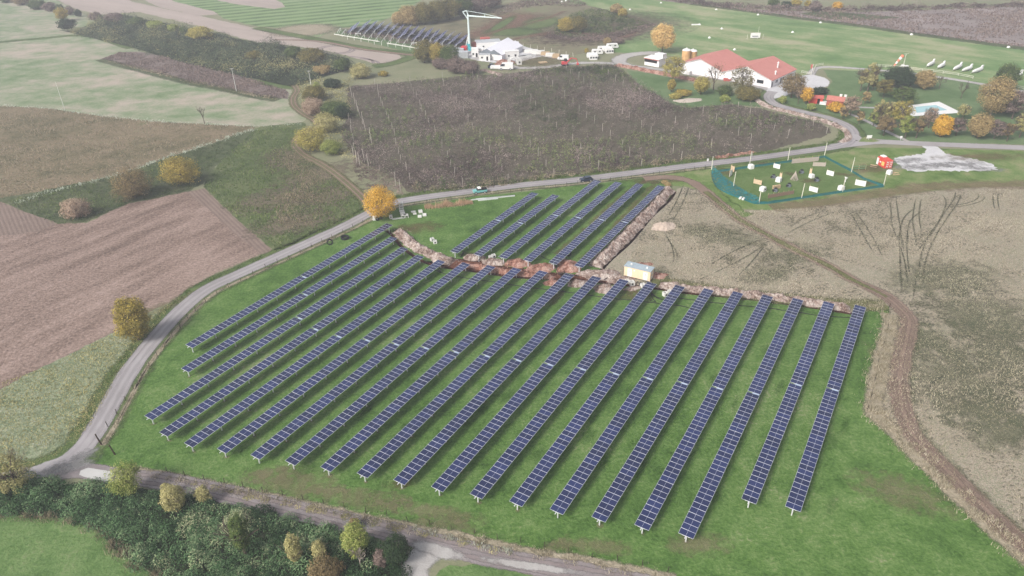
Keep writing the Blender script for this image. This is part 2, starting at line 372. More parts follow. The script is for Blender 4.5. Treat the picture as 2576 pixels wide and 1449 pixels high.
# ------------------------------------------------------------------ trench lines
T_MAIN = smooth_line(P(974,580, 994,600, 1006,617, 1034,640, 1069,660, 1112,672, 1200,684, 1295,697, 1413,703, 1463,705, 1538,714, 1600,720, 1650,726, 1723,737, 1788,743, 1888,753, 1944,760, 2032,772, 2147,790), 1.5)
T_MID = smooth_line(P(1144,653, 1206,658, 1269,672, 1313,677, 1398,689, 1450,693), 1.5)
T_NE = smooth_line(P(1516,676, 1538,652, 1588,607, 1638,547, 1683,505, 1698,482), 1.5)
def near_i(line, p): return min(range(len(line)), key=lambda i: (line[i] - p).length)
iM = near_i(T_MAIN, at(1140,676)); iE = near_i(T_MAIN, at(1538,714))
HW = 0.5
south_edge = offset_line(T_MAIN, -HW); north_edge = offset_line(T_MAIN, HW)
mid_s = offset_line(T_MID, -HW); mid_n = offset_line(T_MID, HW)
ne_w = offset_line(T_NE, HW); ne_e = offset_line(T_NE, -HW)
def wide(line, d): return offset_line(line, d)
# ground with one opening under the trenches
hole = (wide(T_MAIN, -1.6) + list(reversed(wide(T_MAIN, 1.6)[iE + 3:])) + wide(T_NE, -1.6) + list(reversed(wide(T_NE, 1.6)))
        + list(reversed(wide(T_MID, 1.6)))[2:-1] + list(reversed(wide(T_MAIN, 1.6)[:iM - 1])))
outer = [Vector((-800, -60, 0)), Vector((800, -60, 0)), Vector((800, 1150, 0)), Vector((-800, 1150, 0))]
bm = bmesh.new()
eds = []
for ring in (outer, hole):
    vs_ = [bm.verts.new((p.x, p.y, 0)) for p in ring]
    for i in range(len(vs_)): eds.append(bm.edges.new((vs_[i], vs_[(i + 1) % len(vs_)])))
bmesh.ops.triangle_fill(bm, use_beauty=True, edges=eds)
def _inside(p, ring):
    c = False; j = len(ring) - 1
    for i in range(len(ring)):
        a, b = ring[i], ring[j]
        if (a.y > p.y) != (b.y > p.y) and p.x < (b.x - a.x) * (p.y - a.y) / (b.y - a.y) + a.x: c = not c
        j = i
    return c
dead = [f for f in bm.faces if _inside(f.calc_center_median(), hole)]
bmesh.ops.delete(bm, geom=dead, context='FACES')
for f in bm.faces:
    if f.normal.z < 0: f.normal_flip()
me = bpy.data.meshes.new('ground'); bm.to_mesh(me); bm.free(); me.materials.append(M['base'])
struct(link(bpy.data.objects.new('ground', me)))

# ------------------------------------------------------------------ far left: meadows, worked strips, vineyard
sheet('pale_meadow', P(-400,130, -300,-60, 100,-30, 140,0, 190,26, 250,52, 220,66, 150,72, 200,86, 330,122, 430,150, 560,186, 650,204, 730,222, 742,250, 752,272, 775,295, 760,310, 640,318, 500,312, 400,306, 250,291, 125,273, 0,266, -300,262), M['meadow'], .02)
strip('meadow_bank', smooth_line(P(-200,118, 0,106, 90,98, 220,90, 330,122), 3), 5.0, M['verge'], .045, 1.5, 3)
sheet('ploughed_strip', P(60,-40, 290,-30, 330,4, 400,19, 520,44, 644,71, 800,100, 900,118, 1003,136, 1010,150, 985,159, 935,158, 880,142, 820,127, 719,113, 644,106, 500,66, 350,30, 250,38, 190,22), M['pale_plough'], .03, 0.8)
sheet('ploughed_ground', P(300,-30, 400,-30, 436,3, 540,30, 548,36, 500,40, 400,18), M['pale_plough'], .03, 0.6)
sheet('vineyard', P(400,-40, 1120,-40, 1060,0, 1000,38, 930,62, 850,72, 800,94, 700,70, 644,66, 560,46, 548,34, 430,3), M['vines'], .026)
sheet('fallow_strip', P(520,-20, 660,-20, 712,10, 716,18, 690,23, 590,10, 550,2), M['pale_plough'], .04)
patches('dry_grass_patch', [(at(765,76), 26, 24, 0.1)], M['drystrip'], .05)
strip('ring_track', [[at(845 + 46 * math.cos(t) * q, 125 + 10.5 * math.sin(t) * q) for t in np.linspace(0, 6.28, 40)] for q in (0.8, 1.0)], 1.2, M['rut'], .05, 0.5, 2.5)
strip('turning_track', [P(880,142, 915,146, 935,152, 940,160), P(905,148, 930,150, 950,156, 952,160)], 1.2, M['rut'], .052, 0.5)
strip('field_verge', P(644,70, 800,100, 905,120, 1000,132, 1035,138, 1030,146, 985,160, 940,168), 7, M['verge'], .055, 2.5, 3)
strip('farm_lane', P(690,100, 800,104, 905,123, 960,130, 1040,139), 3.0, M['dirt'], .06, 0.8)
sheet('heath_strip', P(252,149, 300,132, 345,130, 387,135, 525,170, 644,201, 715,226, 728,234, 724,250, 669,246, 640,240, 560,222, 475,206, 350,174), M['purple'], .05, 0.8)
strip('heath_bank', P(252,150, 350,176, 475,208, 560,224, 640,242, 700,252), 5, M['hedgegrass_f'], .06, 2, 2.5)
sheet('bramble_floor', P(147,75, 200,80, 235,62, 270,38, 312,37, 400,55, 525,80, 644,108, 719,118, 819,133, 876,147, 889,172, 824,191, 769,210, 738,220, 644,199, 562,183, 425,148, 337,121), M['brambleground'], .06)
# ------------------------------------------------------------------ middle left
sheet('weedy_field', P(-400,262, 0,266, 125,273, 250,291, 400,306, 500,312, 640,318, 640,326, 525,366, 412,402, 320,437, 130,478, 0,503, -400,560), M['weedy'], .03)
sheet('weedy_bank', P(-400,556, 0,500, 130,476, 320,435, 412,400, 525,364, 600,338, 640,326, 640,350, 560,400, 520,440, 505,462, 475,482, 400,497, 325,511, 217,560, 145,564, 60,535, 27,519, 0,507), M['hedgegrass'], .045, 0.8)
sheet('green_weeds', P(640,324, 660,318, 760,308, 772,318, 748,340, 738,366, 760,392, 800,412, 832,432, 868,462, 892,486, 915,505, 926,522, 880,545, 800,584, 740,612, 690,630, 600,560, 510,472, 520,440, 560,400, 600,366), M['greenweed'], .04)
patches('brown_weeds', [(at(720,400), 9, 14, 0.3), (at(800,440), 16, 10, 0.8), (at(700,500), 15, 10, 0.5), (at(740,560), 14, 8, 0.5), (at(840,490), 12, 8, 0.9)], M['brownpatch'], .055)
sheet('ploughed_field', P(-400,560, 0,506, 27,518, 145,563, 217,561, 325,511, 400,497, 475,481, 515,474, 600,558, 684,629, 640,648, 550,684, 500,713, 475,738, 390,778, 312,824, 225,864, 125,916, 0,980, -400,1130), M['plough'], .035, 0.5)
sheet('field_ridges', P(470,484, 515,474, 600,558, 684,629, 660,640, 590,590, 545,545), M['plough2'], .05, 0.3)
sheet('crop_ridges', P(-120,520, 0,507, 27,519, 145,563, 100,580, 40,590, -120,600), M['plough2'], .05, 0.4)
sheet('pale_grass', P(-400,1125, 0,978, 125,913, 225,861, 312,822, 390,776, 440,752, 455,765, 405,815, 350,875, 310,935, 268,1010, 235,1068, 205,1110, 160,1145, 90,1175, 60,1200, -100,1215, -400,1240), M['palegrass'], .03, 0.4)
sheet('low_meadow', P(-400,1290, 0,1296, 100,1298, 188,1306, 245,1335, 290,1378, 332,1414, 398,1458, 420,1560, -400,1560), M['lowmeadow'], .03, 0.4)
sheet('thicket_floor', P(-400,1200, -60,1205, 70,1205, 120,1220, 290,1222, 400,1236, 500,1250, 590,1272, 700,1298, 850,1334, 920,1352, 985,1384, 1018,1412, 1022,1450, 1000,1560, 420,1560, 398,1458, 332,1414, 290,1378, 245,1335, 188,1306, 100,1298, 0,1296, -400,1290), M['brambleground'], .04, 0.3)
sheet('roadside_grass', P(1085,1460, 1105,1436, 1130,1424, 1190,1420, 1290,1440, 1400,1462, 1420,1560, 1060,1560), M['lowmeadow'], .04, 0.3)
# ------------------------------------------------------------------ panel field, split where the trenches run
i0 = 0
sheet('panel_field', P(238,1085, 262,1062, 300,1005, 352,930, 402,865, 455,805, 520,748, 600,700, 700,650, 800,608, 880,570, 940,542) + P(960,566) + south_edge + P(2160,775, 2237,771, 2236,824, 2207,914, 2184,1026, 2245,1090, 2285,1137, 2335,1182, 2385,1240, 2435,1290, 2507,1357, 2600,1425, 2900,1700, 2500,1660, 2100,1560, 1760,1480, 1640,1445, 1500,1418, 1300,1377, 1150,1346, 1000,1316, 850,1284, 700,1254, 560,1225, 430,1199, 330,1180, 250,1180, 226,1160, 222,1140), M['lawn'], .03, 0.0)
j1 = near_i(T_MAIN, at(1140,676))
sheet('upper_panel_field', P(940,542, 965,532, 1014,521, 1074,513, 1135,504, 1195,494, 1254,489, 1340,480, 1453,466, 1535,458, 1617,448, 1655,455, 1690,470) + list(reversed(ne_w)) + P(1500,688) + list(reversed(mid_n)) + list(reversed(north_edge[:j1 - 4])) + P(960,566), M['lawn'], .03, 0.0)
sheet('dug_ground', list(mid_s) + P(1500,694) + [T_NE[0] + Vector((-.4, -.6, 0))] + list(reversed(north_edge[j1 - 2:iE + 1])), M['soil'], .03, 0.0)
k_ne = near_i(T_MAIN, at(1545,715))
sheet('dry_meadow', list(ne_e) + P(1702,476, 1720,470, 1760,480, 1800,505, 1860,528, 1940,530, 2070,518, 2200,500, 2330,483, 2450,472, 2576,470, 2750,470, 3000,560, 3000,1700, 2800,1640, 2600,1425, 2507,1357, 2435,1290, 2385,1240, 2335,1182, 2285,1137, 2245,1090, 2184,1026, 2207,914, 2236,824, 2237,771, 2160,775) + list(reversed(north_edge[k_ne:])), M['dry'], .028, 0.0)
def trench(name, line):
    prof = ((-.52, -.03), (-.5, -.06), (-.36, -.75), (-.2, -.95), (.2, -.95), (.36, -.75), (.5, -.06), (.52, -.03))
    mb = MB(); n = len(line)
    for i, p in enumerate(line):
        t = (line[min(i+1, n-1)] - line[max(i-1, 0)]).normalized(); nr = Vector((-t.y, t.x, 0))
        for a, z in prof: mb.v.append((p.x + nr.x * a * 1.05, p.y + nr.y * a * 1.05, z + random.uniform(-.04, .04) * (z < -.2)))
    k = len(prof)
    for i in range(n - 1):
        for j in range(k - 1): mb.f.append((i*k+j, (i+1)*k+j, (i+1)*k+j+1, i*k+j+1)); mb.m.append(0)
    mb.f.append(tuple(range(k))); mb.m.append(0); mb.f.append(tuple(reversed(range((n-1)*k, n*k)))); mb.m.append(0)
    return struct(mb.build(name, M['trench']))
trench('trench', T_MAIN); trench('trench', T_MID); trench('trench', T_NE)
# ------------------------------------------------------------------ right: paint-ball lawn, gravel, park, airfield
sheet('rough_verge', P(1640,440, 1700,425, 1790,418, 1900,405, 2072,384, 2140,372, 2300,372, 2576,380, 2800,392, 2800,470, 2576,468, 2450,470, 2330,481, 2200,498, 2070,516, 1940,528, 1860,526, 1800,503, 1760,478, 1720,468, 1690,468, 1655,453), M['lawn2s'], .034, 0.4)
patches('gravel_stain', [(at(2330,418), 12, 3.0, .1), (at(2420,414), 10, 2.5, .0), (at(2285,405), 6, 2.5, .2), (at(2470,425), 7, 2.2, -.2)], M['mudsoft'], .056)
strip('dirt_lane', P(1940,523, 2057,511, 2182,493, 2307,474, 2432,466, 2576,465, 2760,466), 5.5, M['faintdirt'], .05, 1.8, 2, .8)
sheet('games_lawn', P(1790,437, 1800,425, 1900,412, 2072,394, 2142,431, 2172,450, 2220,468, 2112,485, 2007,502, 1932,511, 1910,511), M['games'], .045, 0.1)
sheet('gravel_pad', P(2245,402, 2258,395, 2322,387, 2328,376, 2307,366, 2332,362, 2358,370, 2380,387, 2464,402, 2495,412, 2511,427, 2482,432, 2357,431, 2282,430, 2247,412), M['gravel'], .05, 1.5)
patches('bare_ground', [(at(2195,425), 6.5, 4.5, 0.3), (at(1995,438), 3, 2, 0), (at(2040,455), 4, 2, 0), (at(2190,460), 4, 1.6, .2), (at(1826,432), 3.4, 2.6, 1), (at(2125,440), 4, 1.6, -.4), (at(1920,412), 2.6, 1.4, 0), (at(2470,395), 16, 4, 0)], M['brownturf'], .055)
sheet('park_lawn', P(1944,262, 1965,268, 2040,281, 2090,292, 2130,306, 2155,325, 2180,345, 2230,352, 2350,358, 2576,364, 2800,372, 2800,225, 2576,222, 2450,207, 2350,194, 2200,180, 2070,176, 2080,190, 2094,205, 2085,220, 2060,228, 2030,232, 1990,238, 1960,245), M['park'], .03, 0.5)
sheet('airfield', P(1360,-10, 1400,-60, 1640,-40, 1650,0, 1740,12, 1860,26, 1990,48, 2140,64, 2300,86, 2576,124, 2800,150, 2800,240, 2576,224, 2450,208, 2350,195, 2200,181, 2070,174, 2040,182, 2020,190, 1985,205, 1750,150, 1650,136, 1560,132, 1520,132, 1560,106, 1640,76, 1655,60, 1590,40, 1480,14), M['airfield'], .024, 0.8)
sheet('weed_field', P(1640,-10, 1700,2, 1800,15, 1950,26, 2100,32, 2250,28, 2576,16, 2800,6, 2800,146, 2576,121, 2300,83, 2150,61, 2000,41, 1860,24, 1740,10, 1650,0), M['mauve'], .03, 1.0)
sheet('green_patch', P(2010,34, 2060,28, 2180,36, 2262,44, 2200,50, 2100,50), M['darkweeds'], .04, 1.0)
strip('field_bank', P(1740,10, 1860,25, 2000,44, 2150,63, 2300,85, 2420,101, 2576,122, 2700,138), 7, M['hedgegrass_f'], .042, 2.5, 4)
sheet('scrubland', P(840,76, 900,70, 985,62, 1130,48, 1250,10, 1330,0, 1400,8, 1480,14, 1590,40, 1655,60, 1640,76, 1560,106, 1520,130, 1470,134, 1430,140, 1340,122, 1200,128, 1050,136, 940,108, 850,84), M['scrub'], .022, 1.0)
sheet('panel_yard', P(840,84, 860,72, 1170,128, 1160,150, 1040,136, 940,110), M['park'], .036, 0.6)
patches('red_soil', [(at(1265,62), 14, 30, -.5), (at(1300,45), 20, 22, 0.2), (at(1225,80), 10, 26, -.6), (at(1400,85), 20, 8, 0)], M['redsoil'], .05)
patches('dead_weeds', [(at(1450,85), 32, 28, 0), (at(1590,55), 34, 40, 0.2), (at(1500,95), 36, 18, .1)], M['heath'], .055)
patches('mown_grass', [(at(1290,80), 22, 16, 0), (at(1265,60), 5, 34, -.3), (at(1360,58), 14, 26, -.4)], M['verge'], .058)
strip('scrub_path', [P(1210,92, 1260,75, 1320,62, 1380,45, 1420,28), P(1290,100, 1350,88, 1420,82, 1500,88, 1560,95, 1600,80)], 3.0, M['redsoil'], .062, 1.2, 3)
sheet('orchard_floor', P(866,226, 884,216, 960,212, 1030,204, 1180,190, 1288,184, 1438,166, 1548,163, 1575,186, 1608,213, 1638,231, 1663,246, 1693,266, 1738,271, 1838,263, 1913,273, 2002,296, 2057,308, 2085,322, 2092,333, 2060,348, 1990,362, 1932,380, 1788,402, 1638,424, 1463,444, 1288,469, 1119,489, 1034,484, 1014,464, 956,429, 919,414, 881,384, 862,347, 860,316, 880,286, 874,250), M['orchsoil'], .036, 1.0)
sheet('orchard_grass', P(1575,176, 1660,190, 1720,205, 1780,222, 1850,235, 1900,250, 1913,270, 1838,262, 1738,270, 1693,265, 1663,245, 1638,230, 1608,212), M['park'], .033, 0.6)
# ------------------------------------------------------------------ roads
ROAD = P(-80,1222, 60,1200, 118,1180, 170,1160, 213,1122, 247,1072, 282,1010, 322,940, 362,885, 412,826, 462,774, 522,727, 600,690, 700,645, 800,600, 872,567, 935,534, 990,511, 1060,498, 1140,487, 1240,474, 1340,463, 1440,454, 1560,439, 1680,424, 1790,411, 1900,398, 2000,384, 2072,374, 2115,366, 2138,352, 2146,335, 2130,316, 2085,297, 2035,285, 1982,272, 1950,262, 1935,250, 1934,240, 1945,230)
strip('verge', ROAD[0:45], 8.4, M['verge'], .04, 1.4, 1.5, .8)
strip('asphalt_road', ROAD, 4.1, M['asphalt'], .062, .22, 1.2, .15)
strip('asphalt_road', P(2095,369, 2150,362, 2207,357, 2280,360, 2350,363, 2450,367, 2576,372, 2760,380), 4.6, M['asphalt'], .066, .25, 1.2, .1)
strip('asphalt_road', P(2146,338, 2158,348, 2185,357, 2230,358), 3.4, M['asphalt'], .07, .3, 1.0)
strip('road_wear', [offset_line(smooth_line(ROAD[2:44], 2), o_) for o_ in (-1.9, -.8, .8, 1.9)], .8, M['wear'], .068, .35, 1.5, .25, True)
strip('gravel_track', P(40,1196, 130,1190, 210,1185, 290,1197, 390,1207, 475,1222, 550,1238, 644,1260, 744,1284, 844,1308, 944,1328, 1044,1352, 1144,1378, 1244,1402, 1300,1412, 1388,1430, 1500,1448, 1640,1476, 1800,1510, 2100,1580, 2500,1680), 3.6, M['trackgrav'], .058, .35, 1.0, .25)
strip('wheel_rut', [offset_line(smooth_line(P(300,1198, 390,1208, 475,1223, 550,1239, 644,1261, 744,1285, 844,1309, 944,1329, 1044,1353, 1144,1379, 1244,1403, 1388,1431, 1500,1449, 1640,1477), 2), o_) for o_ in (-.8, .8)], .75, M['rut'], .07, .3, 1.5, .1)
sheet('concrete_apron', P(203,1184, 222,1177, 290,1187, 276,1212, 235,1208, 197,1196), M['concrete'], .076, 0.12, 0.4)
strip('gravel_spur', P(1080,1384, 1066,1400, 1048,1425, 1040,1470), 4.0, M['gravelf'], .054, .8, 1.0, .4)
patches('spilled_gravel', [(at(1100,1386), 5.5, 1.4, -.35), (at(1330,1424), 9, .9, -.2)], M['gravelf'], .075)
patches('mud_patch', [(at(150,1176), 3.0, 1.0, .3), (at(205,1145), 1.6, 1.5, .6), (at(235,1135), 1.2, .6, .8), (at(905,1320), 2.6, 1.2, -.3), (at(130,1186), 4.5, 1.4, .2), (at(185,1170), 4, 2, .4)], M['mudsoft'], .079)
strip('verge', P(330,1184, 420,1198, 560,1228, 700,1257, 850,1289, 1000,1321, 1150,1350, 1300,1384, 1450,1408, 1600,1438, 1700,1462), 1.8, M['drystrip'], .05, .7, 1, .4)
strip('verge', offset_line(smooth_line(ROAD[4:26], 2), -3.2), 0.9, M['drystrip'], .05, .5, 1, .3)
strip('dry_fringe', P(2240,790, 2238,830, 2222,900, 2206,970, 2202,1040, 2250,1084, 2300,1140, 2350,1184, 2410,1246, 2470,1306, 2540,1366, 2620,1432), 3.2, M['drystrip'], .06, 1.0, 1, .5)
TRACK = P(1620,450, 1680,446, 1735,456, 1775,482, 1815,516, 1860,552, 1932,592, 2007,632, 2082,668, 2140,702, 2182,722, 2232,748, 2266,778, 2288,806, 2284,840, 2272,890, 2263,950, 2266,1000, 2278,1052, 2302,1100, 2346,1146, 2408,1208, 2482,1282, 2544,1342, 2610,1402, 2700,1490)
strip('dirt_track', TRACK, 3.6, M['dirt'], .066, .8, 1.2, .35)
strip('track_verge', offset_line(smooth_line(TRACK[13:], 2), 2.1), .9, M['darkturf'], .072, .4, 1, .3)
strip('wheel_rut', [offset_line(smooth_line(TRACK[10:], 2), o_) for o_ in (-.85, .75)], .8, M['rut2'], .0735, .35, 1.5, .2)
strip('grass_crown', smooth_line(TRACK[3:12], 2), 1.6, M['dryg2'], .073, .6, 1, .3)
FARM = P(740,214, 748,228, 738,246, 741,266, 764,286, 790,302, 800,318, 770,332, 748,346, 740,364, 764,390, 799,408, 834,430, 869,458, 894,480, 916,502, 928,525)
strip('farm_track', FARM, 3.6, M['dryg2'], .064, .9, 1.2)
strip('wheel_rut', [offset_line(smooth_line(FARM, 2), o_) for o_ in (-.75, .75)], .8, M['dirt'], .072, .3, 1.5, .1)
strip('lane_verge', P(644,203, 700,216, 742,222), 5, M['verge'], .06, 1.2, 2)
LANE = P(1945,232, 1925,222, 1850,205, 1790,195, 1700,180, 1640,172, 1580,165, 1545,160, 1480,158, 1430,161, 1380,168, 1330,171, 1290,168, 1250,150, 1215,145, 1190,150)
strip('gravel_lane', LANE, 4.2, M['gravelf'], .056, 1.0, 2, .4)
strip('gravel_lane', P(1575,166, 1558,156, 1562,146, 1585,138, 1625,134, 1660,134), 7, M['gravelf'], .058, 1.5, 2, .5)
strip('gravel_lane', P(1430,150, 1400,146, 1360,138, 1310,126, 1280,122), 3.6, M['gravelf'], .06, 1.0, 2, .3)
strip('gravel_lane', P(2040,188, 2047,176, 2062,170, 2100,169, 2200,176, 2300,186, 2400,200, 2500,217, 2600,235, 2760,262), 3.2, M['gravelf'], .056, .8, 2, .3)
sheet('gravel_yard', P(1925,240, 1936,212, 1990,198, 2020,190, 2045,188, 2075,196, 2088,206, 2084,216, 2060,226, 2035,232, 1990,236, 1950,248), M['gravel'], .06, 0.4)
sheet('building_yard', P(1150,140, 1170,120, 1240,108, 1300,112, 1340,124, 1370,140, 1330,150, 1290,160, 1240,158, 1200,152), M['gravel'], .05, 0.8)
patches('dark_soil', [(at(1355,155), 16, 14, 0.2)], M['brownturf'], .062)
# ------------------------------------------------------------------ worn, lush and driven-over places
patches('worn_grass', [(at(740,1215), 9, 3.4, -.2), (at(900,1255), 9, 2.2, -.25), (at(1100,1290), 8, 1.6, -.2), (at(1120,1318), 7, 1.4, -.2), (at(680,1195), 5, 2, -.1), (at(985,1262), 3, 2, 0), (at(440,760), 12, 2.2, .75), (at(770,620), 14, 1.6, .75), (at(2220,905), 1.6, 6, .2), (at(1760,1370), 5, 2.2, 0), (at(1500,1375), 6, 1.6, -.1), (at(2270,1240), 8, 4, -.5), (at(1400,1370), 3, 1.2, .5)], M['worn'], .052)
patches('trampled_grass', [(at(1060,572), 6.5, 3.6, .1), (at(1010,578), 3.5, 2, .3), (at(1650,455), 10, 2.6, 0), (at(1185,640), 3, 1.2, 0), (at(1395,747), 2.0, 3.4, -.5), (at(1600,745), 5, 2.4, 0), (at(1590,733), 4, 1.4, 0), (at(1010,1215), 3, 1.2, .3)], M['brownturf'], .054)
strip('wheel_track', [P(1400,640, 1460,590, 1540,515, 1600,468, 1630,452), P(1462,655, 1520,600, 1590,520, 1640,470, 1655,455)], 1.5, M['brownturf'], .056, .6, 1.5, .2)
rr = random.Random(5); it = []
for k in range(60):
    x, y = rr.uniform(420, 2150), rr.uniform(760, 1330)
    if y > 1180 + (x - 420) * 0.09 or y < 1060 - (x - 380) * .7: continue
    it.append((at(x, y), rr.uniform(1.5, 5), rr.uniform(.5, 1.4), PH + rr.uniform(-.2, .2)))
patches('lush_grass', it, M['darkturf'], .036)
def W(*p): return P(*p)
ty = [W(2239,502, 2242,540, 2245,570, 2262,610), W(2254,498, 2260,545, 2266,582, 2274,640), W(2310,520, 2290,532, 2272,552, 2264,585, 2263,620, 2266,680), W(2330,526, 2306,540, 2288,560, 2282,600, 2283,650, 2290,700), W(2304,498, 2298,530, 2296,560, 2302,590, 2306,620), W(2404,478, 2400,500, 2376,535, 2352,570, 2332,600, 2318,640, 2308,690), W(2419,485, 2408,512, 2385,545, 2362,580, 2346,610, 2330,650, 2320,705), W(2458,482, 2460,498, 2430,512, 2390,516, 2350,512), W(2474,486, 2474,502, 2440,515, 2395,520, 2345,514), W(2137,532, 2160,570, 2185,615, 2200,640), W(2150,530, 2180,572, 2205,615, 2220,648), W(2366,486, 2380,508, 2366,550, 2340,592, 2300,640), W(2318,498, 2312,540, 2318,585), W(1980,575, 2030,545, 2090,526), W(1975,590, 2050,552, 2110,530), W(1720,465, 1700,510, 1680,545), W(1735,468, 1715,515, 1690,560), W(1668,578, 1690,620, 1695,650, 1688,672), W(1665,582, 1700,630, 1702,655, 1700,668), W(1780,670, 1850,630, 1920,600), W(1790,690, 1870,650, 1925,615), W(1850,700, 1890,660, 1930,610), W(1690,565, 1760,580, 1850,588, 1910,595), W(2262,610, 2276,660, 2284,720), W(2308,690, 2300,730, 2296,760), W(2263,640, 2266,690, 2270,740), W(2500,480, 2498,500, 2502,530), W(2512,480, 2510,505, 2516,535), W(2330,1000, 2350,960, 2400,935)]
strip('tyre_track', ty, .42, M['wheel'], .044, .3, 1.0, .12, True)
patches('greener_weeds', [(at(2420,960), 14, 12, .5), (at(2500,1060), 10, 9, .3), (at(2540,900), 10, 14, 0), (at(2000,640), 10, 6, .3), (at(1800,590), 12, 7, -.4), (at(1930,690), 9, 4, .4), (at(2380,700), 16, 9, .2), (at(2480,800), 14, 12, .2), (at(2350,870), 6, 10, .2), (at(1640,690), 5, 5, 0)], M['dryg'], .04)
strip('field_edge', P(1640,705, 1750,722, 1850,738, 1980,752, 2100,764, 2230,768), 4.5, M['dryg2'], .046, 1.6, 1.2, .6)
strip('green_fringe', P(1770,458, 1800,490, 1850,530, 1880,545), 5, M['lawn2'], .05, 1.5, 1.2, .6)
# ------------------------------------------------------------------ the panel field: tracker rows
g = N('solar_cells'); tc = g.n('TexCoord').outputs['Object']
inf = g.n('ObjectInfo').outputs['Random']
base = g.ramp(inf, [(25, 33, 64), (31, 40, 76), (38, 48, 88)], 1.0)
sp_ = g.n('SeparateXYZ', i0=tc)
def grid(ax, per, w_):
    f_ = g.math('FRACT', g.math('DIVIDE', g.math('ADD', sp_.outputs[ax], 10.0), per))
    return g.math('GREATER_THAN', f_, 1 - w_)
gl = g.math('MAXIMUM', grid(0, .182, .08), grid(1, .0915, .09))
col = g.n('MixRGB', Fac=g.math('MULTIPLY', gl, 0.3), Color1=base, Color2=C((96, 100, 124))).outputs[0]
M['cells'] = g.done(g.bsdf(col, 0.12, 0.45))
M['frame'] = plain('aluminium_frame', (196, 197, 206), 0.45, 0.5, 0.0, 0.04)
M['steel'] = plain('galvanised_steel', (212, 212, 212), 0.5, 0.5, 0.3, 0.1, 4)
M['plate'] = plain('pale_blue_plate', (156, 172, 192), 0.5, 0.4, 0.0, 0.05)
M['black'] = plain('black_plastic', (22, 22, 25), 0.6, 0.3)
ZP = 1.9; PIT = 1.1755; PL = 1.154; PW = 2.28
mb = MB(); fw, lx, ly = 0.03, PL / 2, PW / 2
mb.box(0, 0, -0.035, PL, PW, 0.033, mi=0)
for x0, x1, y0, y1 in ((-lx, lx, -ly, -ly+fw), (-lx, lx, ly-fw, ly), (-lx, -lx+fw, -ly+fw, ly-fw), (lx-fw, lx, -ly+fw, ly-fw), (-lx+fw, lx-fw, -.012, .012)):
    mb.quad((x0, y0, .001), (x1, y0, .001), (x1, y1, .001), (x0, y1, .001), 0)
for y0, y1 in ((-ly+fw, -.012), (.012, ly-fw)):
    mb.quad((-lx+fw, y0, 0), (lx-fw, y0, 0), (lx-fw, y1, 0), (-lx+fw, y1, 0), 1)
panel_me = mb.mesh('solar_panel', [M['frame'], M['cells']])
mb = MB(); mb.box(0, 0, -ZP - .3, .15, .18, ZP + .12); mb.box(0, 0, -.24, .2, .2, .08)
post_me = mb.mesh('support_post', M['steel'])
mb = MB(); mb.box(0, -.45, -.05, .26, 1.1, .04); mb.box(0, .1, -.22, .2, .26, .17)
drive_me = mb.mesh('drive_unit', [M['plate']])
tube_cache = {}
def tracker(v0, s0, n1, n2, label, group, tilt=0.0, ext=0.42):
    """one row: starts s0 along the row heading, n1 panels, a gap with the drive, n2 panels"""
    L = n1 * PIT + .36 + n2 * PIT
    org = RU * s0 + RV * v0; org.z = ZP
    t = thing('solar_tracker', label, 'solar panels', org, PH, group)
    xs = [PIT * (i + .5) for i in range(n1)] + [n1 * PIT + .36 + PIT * (i + .5) for i in range(n2)]
    for x in xs:
        o = bpy.data.objects.new('solar_panel', panel_me); link(o, t)
        o.location = (x, 0, 0); o.rotation_euler = (tilt + random.gauss(0, .008), random.gauss(0, .006), 0)
    k = (n1, n2, ext)
    if k not in tube_cache:
        mb = MB(); mb.box((L - ext) / 2 + 0, 0, -.16, L + ext, .13, .12)
        for x in xs: mb.box(x - PIT/2 + .02, 0, -.075, .05, 1.2, .034)
        tube_cache[k] = mb.mesh('torque_tube', M['steel'])
    link(bpy.data.objects.new('torque_tube', tube_cache[k]), t)
    d = bpy.data.objects.new('drive_unit', drive_me); link(d, t); d.location = (n1 * PIT + .18, 0, 0)
    np_ = max(2, int(round(L / 6.05)) + 1)
    for i in range(np_):
        o = bpy.data.objects.new('support_post', post_me); link(o, t); o.location = (.55 + (L - 1.1) * i / (np_ - 1), 0, 0)
    return [org + RU * (.55 + (L - 1.1) * i / (np_ - 1)) for i in range(np_)]
START = {1: 71.5, 2: 65.55, 3: 52.78, 4: 51.25, 5: 51.6, 6: 53.45, 7: 55.25, 8: 57.15, 9: 59.0, 10: 60.9, 11: 62.68, 12: 64.48, 13: 66.28, 14: 68.03, 15: 69.73, 16: 71.55, 17: 73.3, 18: 75.03, 19: 86.2, 20: 87.95}
ORD = ['first', 'second', 'third', 'fourth', 'fifth', 'sixth', 'seventh', 'eighth', 'ninth', 'tenth', 'eleventh', 'twelfth', 'thirteenth', 'fourteenth', 'fifteenth', 'sixteenth', 'seventeenth', 'eighteenth', 'nineteenth', 'twentieth']
LBL = {1: 'short row of blue solar panels running closest to the curving asphalt road', 2: 'short row of blue solar panels second in from the curving road', 20: 'outermost row of blue solar panels on the dirt track side of the field', 19: 'short row of blue solar panels next to the outermost one by the dirt track', 18: 'long row of blue solar panels whose lower end lies nearest the viewer'}
post_feet = []
for k in range(1, 21):
    n = 28 if k in (1, 2, 19, 20) else 32
    lab = LBL.get(k) or 'long row of blue solar panels, %s row counted from the curving asphalt road' % ORD[k - 1]
    post_feet += tracker(-122.4788 + 6.2204 * (k - 1), START[k], n, n, lab, 'solar panel rows in the large lower field', tilt=R(1.5))
UP = {1: (132.45, 18), 2: (133.95, 18), 3: (135.8, 24), 4: (137.35, 24), 5: (139.15, 24), 6: (140.75, 24)}
